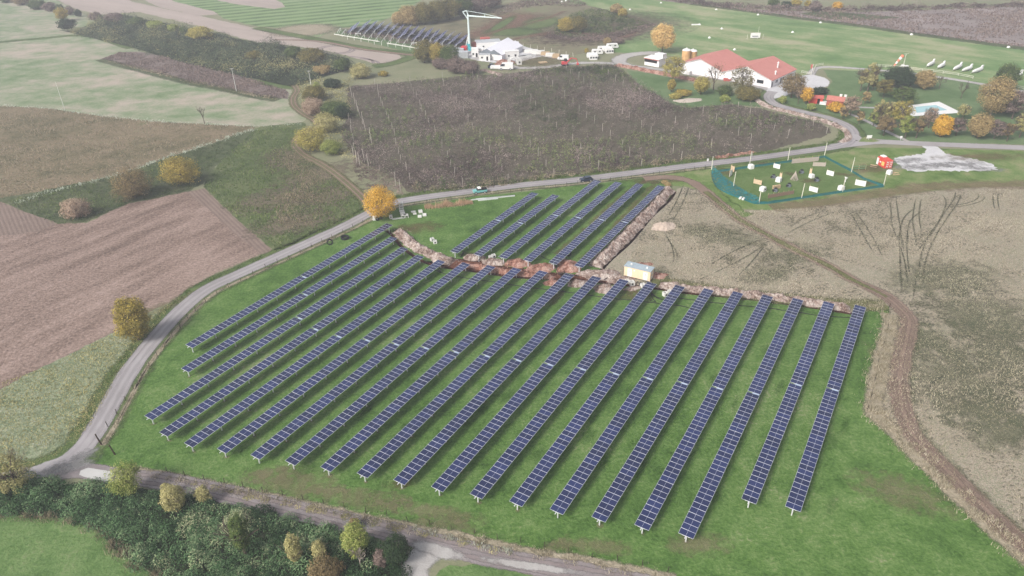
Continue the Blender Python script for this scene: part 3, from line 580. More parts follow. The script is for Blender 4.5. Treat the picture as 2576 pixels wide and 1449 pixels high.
UPL = ['shorter row of solar panels in the upper block, beside the strip of open grass', 'upper block row of solar panels second from the open grass, ending short of the road', 'upper block row of solar panels whose far end lies under the dark car', 'upper block row of solar panels two rows in from the soil ridge and one more', 'upper block row of solar panels next to the one along the soil ridge', 'upper block row of solar panels running right along the long soil ridge']
UPL[3] = 'upper block row of solar panels, third in from the long soil ridge'
for k, (s0, n) in UP.items():
    tracker(-97.55 + 6.23 * (k - 1), s0, n, n, UPL[k - 1], 'solar panel rows in the smaller upper block', tilt=R(1.5))
patches('worn_ground', [(Vector((p.x, p.y, 0)) + RV * .1, random.uniform(.35, .8), random.uniform(.25, .5), random.uniform(0, 3)) for p in post_feet if random.random() < .8], M['worn'], .06)
# ------------------------------------------------------------------ vegetation
rng = np.random.default_rng(11)
M['bark'] = plain('grey_bark', (92, 82, 72), 0.9, 0.1, 0, 0.25, 3)
M['palebark'] = plain('pale_bark', (150, 140, 128), 0.9, 0.1, 0, 0.2, 3)
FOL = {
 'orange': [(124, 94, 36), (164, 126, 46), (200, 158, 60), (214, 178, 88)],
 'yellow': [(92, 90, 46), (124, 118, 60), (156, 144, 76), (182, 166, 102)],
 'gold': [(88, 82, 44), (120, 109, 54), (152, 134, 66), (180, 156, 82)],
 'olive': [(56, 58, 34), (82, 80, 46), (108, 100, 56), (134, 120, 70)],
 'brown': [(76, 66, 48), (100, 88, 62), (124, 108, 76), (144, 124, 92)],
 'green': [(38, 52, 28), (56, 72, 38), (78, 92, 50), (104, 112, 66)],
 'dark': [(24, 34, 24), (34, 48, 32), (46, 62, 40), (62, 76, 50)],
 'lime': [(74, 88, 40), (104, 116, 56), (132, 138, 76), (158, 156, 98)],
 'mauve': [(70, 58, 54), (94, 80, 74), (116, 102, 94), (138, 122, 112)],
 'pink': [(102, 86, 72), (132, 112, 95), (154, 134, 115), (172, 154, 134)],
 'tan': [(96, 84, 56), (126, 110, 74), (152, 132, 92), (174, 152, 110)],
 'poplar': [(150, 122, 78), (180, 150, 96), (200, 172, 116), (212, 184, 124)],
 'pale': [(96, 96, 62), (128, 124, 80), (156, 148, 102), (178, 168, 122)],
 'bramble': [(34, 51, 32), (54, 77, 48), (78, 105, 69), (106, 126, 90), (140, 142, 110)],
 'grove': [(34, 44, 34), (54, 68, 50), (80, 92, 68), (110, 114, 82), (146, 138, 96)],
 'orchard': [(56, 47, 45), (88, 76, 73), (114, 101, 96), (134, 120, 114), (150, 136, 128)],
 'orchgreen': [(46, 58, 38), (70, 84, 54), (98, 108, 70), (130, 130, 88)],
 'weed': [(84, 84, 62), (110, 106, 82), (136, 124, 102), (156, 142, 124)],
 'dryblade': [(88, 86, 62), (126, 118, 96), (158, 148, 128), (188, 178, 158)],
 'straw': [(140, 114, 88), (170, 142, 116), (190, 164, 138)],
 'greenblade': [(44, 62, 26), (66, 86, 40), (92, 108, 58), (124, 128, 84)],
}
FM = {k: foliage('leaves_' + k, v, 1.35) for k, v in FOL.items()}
def unit(n):
    v = rng.normal(size=(n, 3)); return v / np.linalg.norm(v, axis=1, keepdims=True)
def leaf_quads(P_, size, up=0.35, aspect=0.6, out=None):
    """small leaf or spray faces standing at the points P_"""
    n = len(P_); nr = unit(n); nr[:, 2] = np.abs(nr[:, 2]) + up
    if out is not None: nr = out * 1.15 + nr * .75
    nr /= np.linalg.norm(nr, axis=1, keepdims=True)
    r = unit(n); a = np.cross(nr, r); a /= np.linalg.norm(a, axis=1, keepdims=True) + 1e-9; b = np.cross(nr, a)
    s = np.asarray(size).reshape(-1, 1) * np.ones((n, 1)) * rng.uniform(.6, 1.35, (n, 1))
    a = a * s * .5; b = b * s * .5 * aspect
    V = np.stack([P_ - a, P_ + b * .9, P_ + a, P_ - b * 1.1], 1).reshape(-1, 3)
    return V, np.arange(4 * n).reshape(n, 4)
def blade_tris(P_, h, wd, lean=0.35):
    n = len(P_); an = rng.uniform(0, 2 * np.pi, n); d = np.stack([np.cos(an), np.sin(an), np.zeros(n)], 1)
    h = (np.asarray(h) * rng.uniform(.5, 1.3, n)).reshape(-1, 1); wd = np.asarray(wd).reshape(-1, 1) * np.ones((n, 1))
    tip = P_ + np.concatenate([rng.normal(0, lean, (n, 2)) * h, h], 1)
    V = np.stack([P_ - d * wd, P_ + d * wd, tip], 1).reshape(-1, 3)
    return V, np.arange(3 * n).reshape(n, 3)
def fbm2(x, y, s, o=3, seed=0.0):
    t = 0.0; a = 1.0; tot = 0
    out = np.zeros(len(x))
    for k in range(o):
        f = s * 2 ** k
        out += a * np.array([mnoise.noise(Vector((xx * f, yy * f, seed + k))) for xx, yy in zip(x, y)]); tot += a; a *= .55
    return out / tot
def inside(pts, poly):
    x, y = pts[:, 0], pts[:, 1]; c = np.zeros(len(pts), bool); n = len(poly); j = n - 1
    for i in range(n):
        xi, yi, xj, yj = poly[i].x, poly[i].y, poly[j].x, poly[j].y
        if yi != yj: c ^= ((yi > y) != (yj > y)) & (x < (xj - xi) * (y - yi) / (yj - yi) + xi)
        j = i
    return c
def scatter(poly, n):
    xs = [p.x for p in poly]; ys = [p.y for p in poly]; out = np.zeros((0, 2))
    while len(out) < n:
        q = np.stack([rng.uniform(min(xs), max(xs), n * 2), rng.uniform(min(ys), max(ys), n * 2)], 1)
        out = np.concatenate([out, q[inside(q, poly)]])
    return out[:n]
def crown_mesh(h0, h1, r, kind, n, leaf, clumps=26, sq=1.0, hollow=.55, spread=.30, taper=0.0):
    c = unit(clumps); rad = rng.uniform(hollow, 1.0, (clumps, 1)); hz_ = (h1 - h0) / 2; mid = (h0 + h1) / 2
    c = c * rad; c[:, 2] = np.where(c[:, 2] < -.75, -.6, c[:, 2])
    k = 1 - taper * (c[:, 2:3] + 1) / 2
    cc = np.concatenate([c[:, :2] * r * k * rng.uniform(.8, 1.12, (clumps, 1)), c[:, 2:3] * hz_ * .88 + mid], 1)
    ct_ = rng.uniform(-.22, .22, clumps); cs = rng.uniform(.7, 1.3, clumps) * spread
    idx = rng.integers(0, clumps, n)
    g_ = unit(n) * rng.uniform(.25, 1.0, (n, 1)) ** .5
    P_ = cc[idx] + g_ * np.stack([r * cs[idx], r * cs[idx], np.minimum(r, hz_) * cs[idx] * .85], 1)
    if hollow < .55:                        # the body of the crown, between its lobes
        kb = rng.uniform(size=n) < .34; ub = unit(n); lump = np.array([1 + .22 * mnoise.noise(Vector(x_) * 2.2 + Vector((h1, r, 0))) for x_ in ub]).reshape(-1, 1)
        body = ub * lump * rng.uniform(.7, 1.0, (n, 1)) * np.array([r, r, hz_]) * .95 + np.array([0, 0, mid])
        P_[kb] = body[kb]; g_[kb] = ub[kb]
    P_[:, 2] = np.maximum(P_[:, 2], .05)
    V, Fq = leaf_quads(P_, leaf, out=g_ / (np.linalg.norm(g_, axis=1, keepdims=True) + 1e-6))
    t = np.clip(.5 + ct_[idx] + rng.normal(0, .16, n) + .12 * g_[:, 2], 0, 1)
    return V, Fq, np.repeat(t, 4)
def branch(mb, p, d, L, r, depth, rr, spread=.7, minr=.012):
    q = p + d * L; mb.tube(p, q, r, max(minr, r * .62), 5 if depth > 1 else 4, 0, depth > 2)
    if depth == 0: return
    for i in range(rr.choice((2, 3, 3))):
        v = Vector((rr.gauss(0, 1), rr.gauss(0, 1), rr.gauss(.35, .6))).normalized()
        nd = (d * 1.0 + v * spread).normalized()
        branch(mb, p.lerp(q, rr.uniform(.55, 1.0)), nd, L * rr.uniform(.55, .8), max(minr, r * .55), depth - 1, rr, spread, minr)
def tree(x, y, top, wd, kind, label, cat='tree', dens=1.0, group=None, name='tree', sparse=False, low=0.12, taper=.15, bark='bark', limbs=3, leaf=None):
    f = at(x, y); h = hgt(f, top) if top < y else 3.0; pm = ppm(f); r = wd / pm / 2 * 1.06
    rr = random.Random(int(x * 7 + y)); dist = (f - Vector((0, 0, HC))).length
    lf = leaf or min(.7, max(.22, dist / 720)); vol = r * r * h
    n = int(min(6500, max(420, 62 * r * (h + r) / (lf * lf) * .42)) * dens)
    t = thing(name, label, cat, f, 0, group)
    mb = MB()
    tr = max(.06, min(.34, h * .026)); th = h * (.42 if limbs else .3)
    mb.tube((0, 0, -.1), (rr.uniform(-.1, .1), rr.uniform(-.1, .1), th), tr, tr * .6, 7)
    for i in range(limbs * 2):
        a = rr.uniform(0, 6.28); d = Vector((math.cos(a) * .6, math.sin(a) * .6, rr.uniform(.6, 1.3))).normalized()
        branch(mb, Vector((0, 0, th * rr.uniform(.55, 1.0))), d, h * .27, tr * .5, 2 if not sparse else 3, rr, .6, .02 if dist < 200 else .035)
    mb.build('trunk', M[bark], t)
    V, Fq, tt = crown_mesh(h * low, h, r, kind, n, lf, clumps=int(34 + 16 * min(2, r / 3)), taper=taper, spread=.36 if not sparse else .26, hollow=.45 if not sparse else .6)
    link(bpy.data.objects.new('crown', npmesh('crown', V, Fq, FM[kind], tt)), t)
    return t
def bush(x, y, top, wd, kind, label, dens=1.0, group=None): return tree(x, y, top, wd, kind, label, 'bush', dens, group, 'bush', low=0.0, taper=.05, limbs=1)
def bare(x, y, top, wd, label, bark='bark', depth=4, group=None, lean=(0, 0), leaves=None, nleaf=0):
    f = at(x, y); h = hgt(f, top); rr = random.Random(int(x * 3 + y)); t = thing('bare_tree', label, 'tree', f, 0, group)
    mb = MB(); tr = max(.07, h * .022); top_ = Vector((lean[0], lean[1], h * .4))
    mb.tube((0, 0, -.1), top_, tr, tr * .7, 7); r = wd / ppm(f) / 2; sp = r / h * 1.5
    for i in range(6):
        a = rr.uniform(0, 6.28); d = Vector((math.cos(a) * sp, math.sin(a) * sp, 1)).normalized()
        branch(mb, top_ * rr.uniform(.6, 1.0), d, h * .27, tr * .5, depth - 1, rr, .55, .03)
    mb.build('trunk', M[bark], t)
    if leaves:
        V, Fq, tt = crown_mesh(h * .2, h, r, leaves, nleaf, .45, 24, hollow=.6, spread=.25)
        link(bpy.data.objects.new('crown', npmesh('crown', V, Fq, FM[leaves], tt)), t)
    return t
def stuff_mesh(name, V, Fq, mat, tint):
    o = link(bpy.data.objects.new(name, npmesh(name, V, Fq, mat, tint))); o['kind'] = 'stuff'; return o
def mound_field(name, poly, n, hmax, leaf, kind, fs=.22, seed=0., hmin=.5, patch=.05, cover=1.0):
    """a tangle of brambles and shrubs: leaf sprays over many rounded mounds"""
    area = abs(sum(poly[i].x * poly[i-1].y - poly[i-1].x * poly[i].y for i in range(len(poly)))) / 2
    rad0 = max(.7, hmax * .62); nm = int(min(3600, cover * area / (rad0 * rad0 * 1.5)))
    c = scatter(poly, nm)
    if cover < 1:
        c = scatter(poly, nm * 4); kp = fbm2(c[:, 0], c[:, 1], .025, 2, seed + 9) + rng.normal(0, .16, len(c)); c = c[np.argsort(-kp)[:nm]]
    f2 = fbm2(c[:, 0], c[:, 1], patch, 2, seed + 5); f1 = fbm2(c[:, 0], c[:, 1], fs, 2, seed)
    rad = rad0 * rng.uniform(.5, 1.6, nm); top = (hmin + hmax * np.clip(.55 + f1 * .8 + f2 * .5 + rng.normal(0, .16, nm), .12, 1.5))
    ct_ = np.clip(.45 + f2 * .9 + rng.normal(0, .24, nm), 0, 1)
    i = rng.choice(nm, n, p=rad ** 2 / (rad ** 2).sum()); g_ = unit(n); g_[:, 2] = np.abs(g_[:, 2]); k = rng.uniform(.72, 1.06, (n, 1))
    P_ = np.column_stack([c[i] + g_[:, :2] * rad[i][:, None] * k, np.maximum(.04, g_[:, 2] * top[i] * k[:, 0])])
    t = np.clip(ct_[i] + rng.normal(0, .13, n), 0, 1)
    V, Fq = leaf_quads(P_, leaf, .3, out=g_ * .75)
    return stuff_mesh(name, V, Fq, FM[kind], np.repeat(t, 4))
def tuft_strip(name, line, width, n, h, kind, wd=.05, z=.03, lean=.35):
    L = smooth_line(line, 1.0); i = rng.integers(0, len(L) - 1, n); tt = rng.uniform(0, 1, n)
    A = np.array([[p.x, p.y] for p in L]); d = A[np.minimum(i + 1, len(L) - 1)] - A[i]; nr = np.stack([-d[:, 1], d[:, 0]], 1); nr /= np.linalg.norm(nr, axis=1, keepdims=True) + 1e-9
    q = A[i] + d * tt[:, None] + nr * rng.normal(0, width / 2.6, (n, 1))
    cl = np.clip(.5 + 2.0 * fbm2(q[:, 0], q[:, 1], .45, 2, 3.), .1, 1.3)
    V, Fq = blade_tris(np.column_stack([q, np.full(n, z)]), h * cl, wd, lean)
    t = np.clip(rng.normal(.5, .22, n) + (cl - .6) * .2, 0, 1)
    return stuff_mesh(name, V, Fq, FM[kind], np.repeat(t, 3))
def tuft_field(name, poly, n, h, kind, wd=.09, fs=.12, seed=1., thr=-.1, lean=.4, z=.03, near=None):
    q = scatter(poly, n); f = fbm2(q[:, 0], q[:, 1], fs, 3, seed)
    keep = f + rng.normal(0, .12, n) > thr; q = q[keep]; f = f[keep]; n = len(q)
    V, Fq = blade_tris(np.column_stack([q, np.full(n, z)]), h * np.clip(.7 + f, .3, 1.5), wd, lean)
    t = np.clip(rng.normal(.5, .2, n) + f * .6, 0, 1)
    return stuff_mesh(name, V, Fq, FM[kind], np.repeat(t, 3))
# --- the dark bramble thicket in the near left corner and its like further off
near_thicket = P(-160,1216, 0,1222, 70,1212, 120,1222, 290,1228, 400,1242, 500,1256, 590,1278, 700,1304, 850,1340, 920,1358, 985,1390, 1014,1416, 1018,1450, 1000,1530, 430,1530, 402,1456, 335,1410, 294,1374, 250,1330, 190,1302, 100,1294, 0,1292, -160,1286)
mound_field('bramble_thicket', near_thicket, 115000, 1.6, .25, 'bramble', .12, 1., .6, .05, 1.6)
mound_field('bramble_thicket', near_thicket, 26000, 3.0, .28, 'bramble', .12, 41., .5, .05, .22)
tuft_strip('dead_stalks', P(-60,1294, 100,1298, 188,1306, 245,1335, 290,1378, 332,1414, 398,1458, 410,1490), 1.6, 5000, .8, 'weed', .05)
far_grove = P(150,75, 200,80, 235,64, 270,40, 312,39, 400,57, 525,82, 644,110, 719,120, 819,135, 874,149, 886,172, 822,190, 769,208, 738,216, 644,197, 562,181, 425,146, 337,119)
mound_field('bramble_wood', far_grove, 42000, 4.0, .6, 'grove', .05, 2., .5, .02)
mound_field('bramble_wood', far_grove, 24000, 6.0, .6, 'grove', .05, 42., .6, .02, .3)
mound_field('weed_bank', P(20,505, 130,478, 320,438, 412,403, 525,367, 600,342, 600,372, 545,408, 505,450, 475,480, 400,495, 325,509, 217,558, 145,562, 60,533), 16000, 1.0, .34, 'green', .15, 3., .15, .05)
mound_field('weed_bank', P(252,150, 350,176, 475,209, 560,225, 640,243, 700,253, 690,243, 640,236, 560,217, 475,202, 350,169), 4000, .8, .5, 'weed', .2, 4., .1)
tuft_field('weeds', P(-60,268, 0,268, 125,275, 250,293, 400,308, 500,314, 630,322, 520,364, 410,400, 318,435, 130,476, 0,500, -60,520), 12000, .6, 'weed', .14, .08, 4., -.35)
tuft_field('weeds', P(640,330, 755,318, 742,345, 738,372, 765,400, 800,420, 832,440, 866,468, 890,492, 918,515, 880,540, 800,580, 740,606, 692,622, 600,550, 515,470, 560,402), 9000, .7, 'greenblade', .13, .09, 5., -.3)
tuft_field('dry_grass', P(1640,560, 1700,500, 1760,486, 1860,532, 2070,522, 2330,488, 2576,474, 2700,480, 2750,900, 2700,1480, 2510,1352, 2385,1236, 2284,1132, 2190,1030, 2212,914, 2242,824, 2240,765, 2100,758, 1900,738, 1700,712, 1560,690), 90000, .4, 'dryblade', .055, .05, 6., -.45, .7)
tuft_field('coarse_grass', P(-60,985, 125,920, 225,868, 312,828, 390,784, 436,762, 400,812, 345,872, 305,935, 262,1010, 230,1065, 200,1105, 155,1142, 90,1170, -60,1205), 14000, .28, 'pale', .08, .12, 7., -.4, .8)
tuft_strip('fence_grass', P(330,1186, 420,1199, 560,1228, 700,1257, 850,1289, 1000,1321, 1150,1350, 1300,1384, 1450,1409, 1600,1440, 1720,1470), 1.5, 9000, .45, 'dryblade', .05)
tuft_strip('fence_grass', offset_line(smooth_line(ROAD[4:26], 2), -3.3), .9, 6000, .35, 'dryblade', .05)
tuft_strip('fringe_grass', P(2240,790, 2238,830, 2222,900, 2206,970, 2202,1040, 2250,1084, 2300,1140, 2350,1184, 2410,1246, 2470,1306, 2540,1366, 2620,1432), 3.0, 11000, .7, 'dryblade', .06)
tuft_strip('fringe_grass', P(1690,712, 1800,730, 1950,748, 2100,764, 2230,770), 3.0, 5000, .5, 'dryblade', .06)
tuft_strip('verge_weeds', offset_line(smooth_line(ROAD[14:35], 2), 3.6), 1.8, 9000, .7, 'greenblade', .08)
tuft_strip('verge_weeds', offset_line(smooth_line(ROAD[5:15], 2), 3.3), 1.4, 4000, .35, 'greenblade', .06)
mound_field('verge_bushes', P(470,1215, 640,1256, 850,1300, 1000,1334, 1150,1364, 1290,1398, 1300,1392, 1150,1356, 1000,1325, 850,1292, 640,1247, 470,1207), 3500, .35, .16, 'pale', .5, 6., .05)
o = tuft_strip('dry_reeds', P(1068,522, 1110,518, 1150,514, 1188,509), 2.0, 3800, 1.35, 'straw', .045, .03, .2)
# --- the orchard: a sea of bare twiggy rows, a few greener lines, white posts
orch = P(866,228, 884,220, 960,214, 1030,207, 1180,194, 1288,188, 1438,170, 1545,166, 1575,188, 1608,214, 1638,232, 1663,247, 1693,267, 1738,272, 1838,265, 1913,275, 2000,298, 2055,310, 2083,324, 2088,335, 2058,346, 1990,359, 1932,376, 1788,397, 1638,419, 1463,439, 1288,463, 1119,483, 1040,478, 1014,460, 956,425, 919,410, 881,380, 864,347, 862,316, 882,286, 876,250)
o0 = at(1034, 470); dx_ = (at(1940, 365) - o0).normalized(); dy_ = Vector((-dx_.y, dx_.x, 0))
qq = []
for b_ in np.arange(-40, 190, 4.2):
    for a_ in np.arange(-90, 250, 1.35):
        if rng.uniform() > .2:
            p = o0 + dx_ * (a_ + rng.normal(0, .5)) + dy_ * (b_ + rng.normal(0, .75)); qq.append((p.x, p.y))
q = np.array(qq); q = q[inside(q, orch)]
f2 = fbm2(q[:, 0], q[:, 1], .018, 3, 8.); f3 = fbm2(q[:, 0] * .25, q[:, 1], .05, 2, 3.)
band = f3 * 1.2 + f2 * .6 + rng.normal(0, .1, len(q))
gm = band > .17
def twiggy(c, per, h, wd, nb):
    n = len(c) * per; i = np.repeat(np.arange(len(c)), per); hh = (h * rng.uniform(.6, 1.25, len(c)))[i]
    z = hh * rng.uniform(0.1, 1, n) ** .8
    rad = .95 * (1 - .5 * z / hh)
    P_ = np.column_stack([c[i] + rng.normal(0, 1, (n, 2)) * (rad * .6)[:, None], z])
    o_ = np.column_stack([(P_[:, :2] - c[i]) * .9, .4 + .6 * z / hh]); o_ /= np.linalg.norm(o_, axis=1, keepdims=True); V, Fq = leaf_quads(P_, wd, -.2, nb, out=o_ * .8); return V, Fq, i, z / hh
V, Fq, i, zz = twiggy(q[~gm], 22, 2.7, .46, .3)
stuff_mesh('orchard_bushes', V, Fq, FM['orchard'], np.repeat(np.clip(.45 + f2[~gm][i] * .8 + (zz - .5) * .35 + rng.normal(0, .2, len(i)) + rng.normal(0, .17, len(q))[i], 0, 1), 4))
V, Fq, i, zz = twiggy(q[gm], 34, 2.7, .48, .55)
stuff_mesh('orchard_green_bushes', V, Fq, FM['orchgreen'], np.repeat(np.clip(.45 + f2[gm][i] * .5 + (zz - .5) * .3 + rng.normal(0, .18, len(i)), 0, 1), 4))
M['post'] = plain('weathered_post', (168, 160, 150), 0.8, 0.2, 0, 0.15, 2)
mb = MB(); mb.box(0, 0, -.2, .13, .13, 3.2, 0, 0); trel = mb.mesh('trellis_post', M['post'])
rows_ = []
o0 = at(1034, 470); dx_ = (at(1940, 365) - o0).normalized(); dy_ = Vector((-dx_.y, dx_.x, 0))
pl_ = []
for a in np.arange(-60, 230, 15.0):
    for b in np.arange(-5, 170, 9.0):
        p = o0 + dx_ * (a + random.uniform(-.6, .6)) + dy_ * (b + random.uniform(-1, 1))
        pl_.append(p)
ins = inside(np.array([[p.x, p.y] for p in pl_]), orch)
for p, k in zip(pl_, ins):
    if not k or random.random() < .12: continue
    o = link(bpy.data.objects.new('trellis_post', trel)); o.location = p; o.rotation_euler = (random.gauss(0, .035), random.gauss(0, .035), random.random()); o.scale = (1, 1, random.uniform(.85, 1.2))
    tag(o, 'weathered white post standing among the brown bushes of the orchard', 'post', 'posts among the orchard bushes')
# line of taller posts along the left orchard edge
for (x, y) in ((886,246),(893,262),(900,280),(907,296),(912,312),(920,330),(930,352),(936,366),(890,400),(898,412),(906,418),(918,408),(928,421),(996,468),(1008,486)):
    o = link(bpy.data.objects.new('trellis_post', trel)); o.location = at(x, y); o.scale = (1.2, 1.2, 1.6)
    tag(o, 'tall pale post leaning at the left-hand edge of the brown orchard', 'post', 'tall posts along the orchard edge'); o.rotation_euler = (random.gauss(0, .05), random.gauss(-.04, .05), 0)
# --- trees and bushes one by one
tree(960,551,466,82,'orange','large bright orange tree beside the road junction above the panel field', dens=1.6, low=.06)
tree(350,855,745,84,'gold','yellow brown tree standing between the ploughed field and the curving road', dens=2.6, leaf=.3, low=.03, taper=.3)
tree(458,463,392,94,'gold','round yellow tree on the weedy bank, the right one of a pair', dens=1.4, low=.0)
tree(340,497,421,98,'brown','round brown tree on the weedy bank, the left one of a pair', dens=1.4, low=.0)
bush(196,546,498,64,'pink','pinkish bare bush at the lower end of the weedy bank', 1.1)
bare(515,312,262,18,'ivy-clad dead tree standing alone at the edge of the pale meadow', depth=3)
tree(48,1236,1146,95,'pale','grey yellow half-bare tree by the road fork in the near corner', sparse=True, dens=.8, low=.1, limbs=5)
tree(330,1246,1166,78,'lime','pale yellow tree rising from the thicket against the gravel track', dens=1.0, taper=.3)
tree(448,1290,1222,58,'pale','pale green small tree in the thicket, left of two by the track', dens=1.0)
tree(518,1268,1222,34,'pale','slim pale green sapling in the thicket at the track edge', dens=.8)
tree(425,1250,1216,30,'pale','little yellow green tree in the thicket behind the pale one', dens=.8)
tree(902,1400,1318,70,'lime','pale green tree at the right-hand end of the near thicket', dens=1.1)
tree(893,1330,1306,28,'brown','brown tipped shrub leaning over the gravel track from the thicket', 'bush', name='bush')
tree(808,1412,1360,36,'pale','small pale yellow tree within the near thicket', dens=.9)
tree(748,1424,1342,38,'pale','upright yellow green tree in the middle of the near thicket', dens=.9)
tree(620,1400,1290,46,'green','tall dark green shrub with yellow leaves inside the near thicket', dens=.9)
bush(1000,1412,1352,70,'dark','dark green rounded bush at the tip of the near thicket', 1.2)
bush(820,1462,1412,80,'brown','reddish brown bush at the bottom edge of the picture', 1.0)
bush(960,1424,1384,36,'mauve','dull purple bush beside the white dead branches', 1.0)
bare(908,1428,1372,44,'bleached dead tree with bare white branches in the near thicket','palebark', 4)
tree(160,54,17,30,'gold','golden tree beside the dark ivy-covered one at the far left', dens=.9)
tree(172,79,44,36,'dark','dark ivy-covered tree leaning at the corner of the bramble wood', taper=-.3, dens=.9)
for (x, y, t_, w_, k_, l_) in ((20,6,-14,34,'green','green bush in the far left hedgerow, by the picture edge'), (58,12,-12,40,'brown','brown bush in the far left hedgerow'), (96,23,-2,42,'green','large green bush in the far left hedgerow'), (128,28,5,34,'mauve','greyish bush in the far left hedgerow beside the golden tree'), (152,30,8,18,'green','small green bush behind the golden tree'), (178,38,14,20,'mauve','purplish bush right of the golden tree'), (198,42,22,18,'dark','small dark bush at the end of the far left hedgerow'), (244,54,29,31,'mauve','round purplish bush alone between the hedgerow and the bramble wood')): bush(x, y, t_, w_, k_, l_)
for (x, y, t_, w_, k_, l_) in ((288,56,33,46,'mauve','greyish tree at the left tip of the bramble wood'), (345,64,44,44,'green','green tree on the far edge of the bramble wood'), (392,74,51,40,'lime','yellow green tree on the far edge of the bramble wood'), (437,82,60,26,'lime','slim yellow green tree on the far side of the bramble wood'), (465,88,66,20,'green','small green tree between the yellow ones of the bramble wood'), (505,100,66,56,'yellow','broad yellowish tree on the far edge of the bramble wood'), (740,150,115,42,'green','green tree near the right end of the bramble wood'), (786,162,120,68,'olive','broad olive and yellow tree at the right end of the bramble wood'), (862,180,146,40,'green','dark tree at the last corner of the bramble wood'), (812,186,163,46,'tan','tan bush in front at the right end of the bramble wood'), (640,150,128,40,'olive','olive bush half way along the bramble wood')): tree(x, y, t_, w_, k_, l_)
for (x, y, t_, w_, k_, l_) in ((908,196,160,50,'pale','pale yellow green shrub beyond the orchard corner'), (965,192,178,22,'gold','small bright yellow bush in the rough grass behind the orchard'), (836,220,197,44,'dark','dark green bush beside the farm track bend'), (792,252,214,58,'olive','olive shrub at the bend of the farm track'), (790,288,246,54,'pink','pinkish brown shrub on the farm track bend'), (846,292,254,70,'green','green bush between the farm track and the orchard'), (822,332,284,62,'pale','pale shrub at the left edge of the orchard'), (786,378,316,78,'yellow','large yellow bush beside the farm track'), (836,388,350,48,'lime','light green bush in front of the large yellow bush'), (800,245,205,26,'lime','light green sapling near the concrete pole'), (862,300,262,30,'dark','dark bush touching the orchard corner')): bush(x, y, t_, w_, k_, l_, 1.1)
tree(1068,158,98,54,'olive','olive green tree at the left of the clump by the building yard', dens=1.2, low=.03); tree(1102,160,106,44,'gold','yellowing tree in the middle of the clump by the building yard', dens=1.1, low=.05)
tree(1132,165,110,50,'green','dark green tree at the right of the clump by the building yard', dens=1.2, low=.03)
bush(1108,172,144,42,'mauve','purplish bush in front of the clump by the building yard'); bush(1150,184,142,52,'mauve','large purplish bare bush at the foot of the building yard'); bush(1182,186,152,52,'mauve','low purplish bush between the orchard and the building yard')
for (x, y, t_, w_, k_, l_) in ((1008,64,26,44,'tan','orange brown tree at the left end of the far wood'), (1032,64,10,52,'tan','tall tan tree near the left end of the far wood'), (1068,62,4,54,'olive','olive tree left of centre in the far wood'), (1100,56,-2,56,'olive','broad dull green tree in the middle of the far wood'), (1132,50,-8,54,'olive','olive brown tree right of centre in the far wood'), (1166,42,-12,54,'green','dark green tree toward the right of the far wood'), (1200,32,-16,54,'mauve','purplish grey tree at the right of the far wood'), (1235,20,-18,50,'mauve','grey tree at the last right end of the far wood')): tree(x, y, t_, w_, k_, l_, dens=1.2, low=.02)
tree(1424,80,42,42,'gold','orange tree on the scrub mound behind the caravans', low=.02); tree(1455,80,40,44,'olive','olive tree beside the orange one on the scrub mound', low=.02); tree(1550,36,9,34,'tan','orange brown tree at the back of the scrub mound'); tree(1566,44,20,24,'gold','yellow tree at the back of the scrub mound')
tree(1475,136,120,11,'gold','tiny bright yellow tree left of the caravans'); bush(1528,112,94,22,'tan','straw-coloured bush behind the caravans'); bush(1553,110,94,30,'mauve','dark bush at the field edge behind the caravans')
mound_field('scrub_thicket', P(1400,60, 1440,35, 1490,22, 1545,30, 1590,50, 1640,62, 1600,76, 1540,84, 1480,92, 1430,96, 1395,88), 9000, 2.2, .75, 'green', .06, 9., .2, .03)
mound_field('scrub_thicket', P(1380,80, 1440,90, 1520,86, 1600,66, 1655,60, 1600,82, 1520,104, 1440,104, 1370,96), 6000, 1.2, .7, 'mauve', .06, 12., .1, .03)
mound_field('scrub_thicket', P(860,74, 930,78, 1040,96, 1160,120, 1150,128, 1060,118, 960,100, 870,88), 5000, 1.6, .7, 'mauve', .08, 10., .1, .04)
mound_field('scrub_thicket', P(1330,-4, 1440,-4, 1480,14, 1450,18, 1380,14, 1320,20, 1250,40, 1230,30), 4000, 1.6, .8, 'mauve', .05, 14., .2, .03)
mound_field('hedge_thicket', P(1620,-12, 1690,-6, 1800,8, 1900,18, 2050,22, 2250,19, 2600,8, 2600,16, 2250,28, 2100,31, 1950,27, 1800,17, 1690,4), 14000, 3.0, .9, 'mauve', .05, 15., .6, .02)
tree(1665,134,58,60,'poplar','tall pale golden poplar standing behind the white shed', dens=1.7, low=.14, limbs=5)
for a in (dict(x=1692,y=205,top=140,wd=62,kind='yellow',label='half-bare yellow tree at the left-hand corner of the white barn',sparse=True,dens=.55), dict(x=1688,y=232,top=198,wd=22,kind='gold',label='small golden tree in the grass below the barn'), dict(x=1762,y=238,top=190,wd=40,kind='yellow',label='yellow green tree in front of the first barn gable',dens=.8), dict(x=1864,y=238,top=164,wd=62,kind='olive',label='large thin olive tree in front of the second barn gable',sparse=True,dens=.42), dict(x=1990,y=246,top=180,wd=58,kind='brown',label='dark brown tree in the yard at the right end of the barn',dens=.9), dict(x=2027,y=262,top=216,wd=30,kind='orange',label='orange tree beside the small red hut in the park',dens=.8), dict(x=2012,y=250,top=212,wd=28,kind='pink',label='pinkish bare tree behind the orange one in the park',dens=.7)):
    tree(**a)
bare(1794,227,154,62,'bare dark tree with spreading limbs in front of the white barn', leaves='brown', nleaf=420)
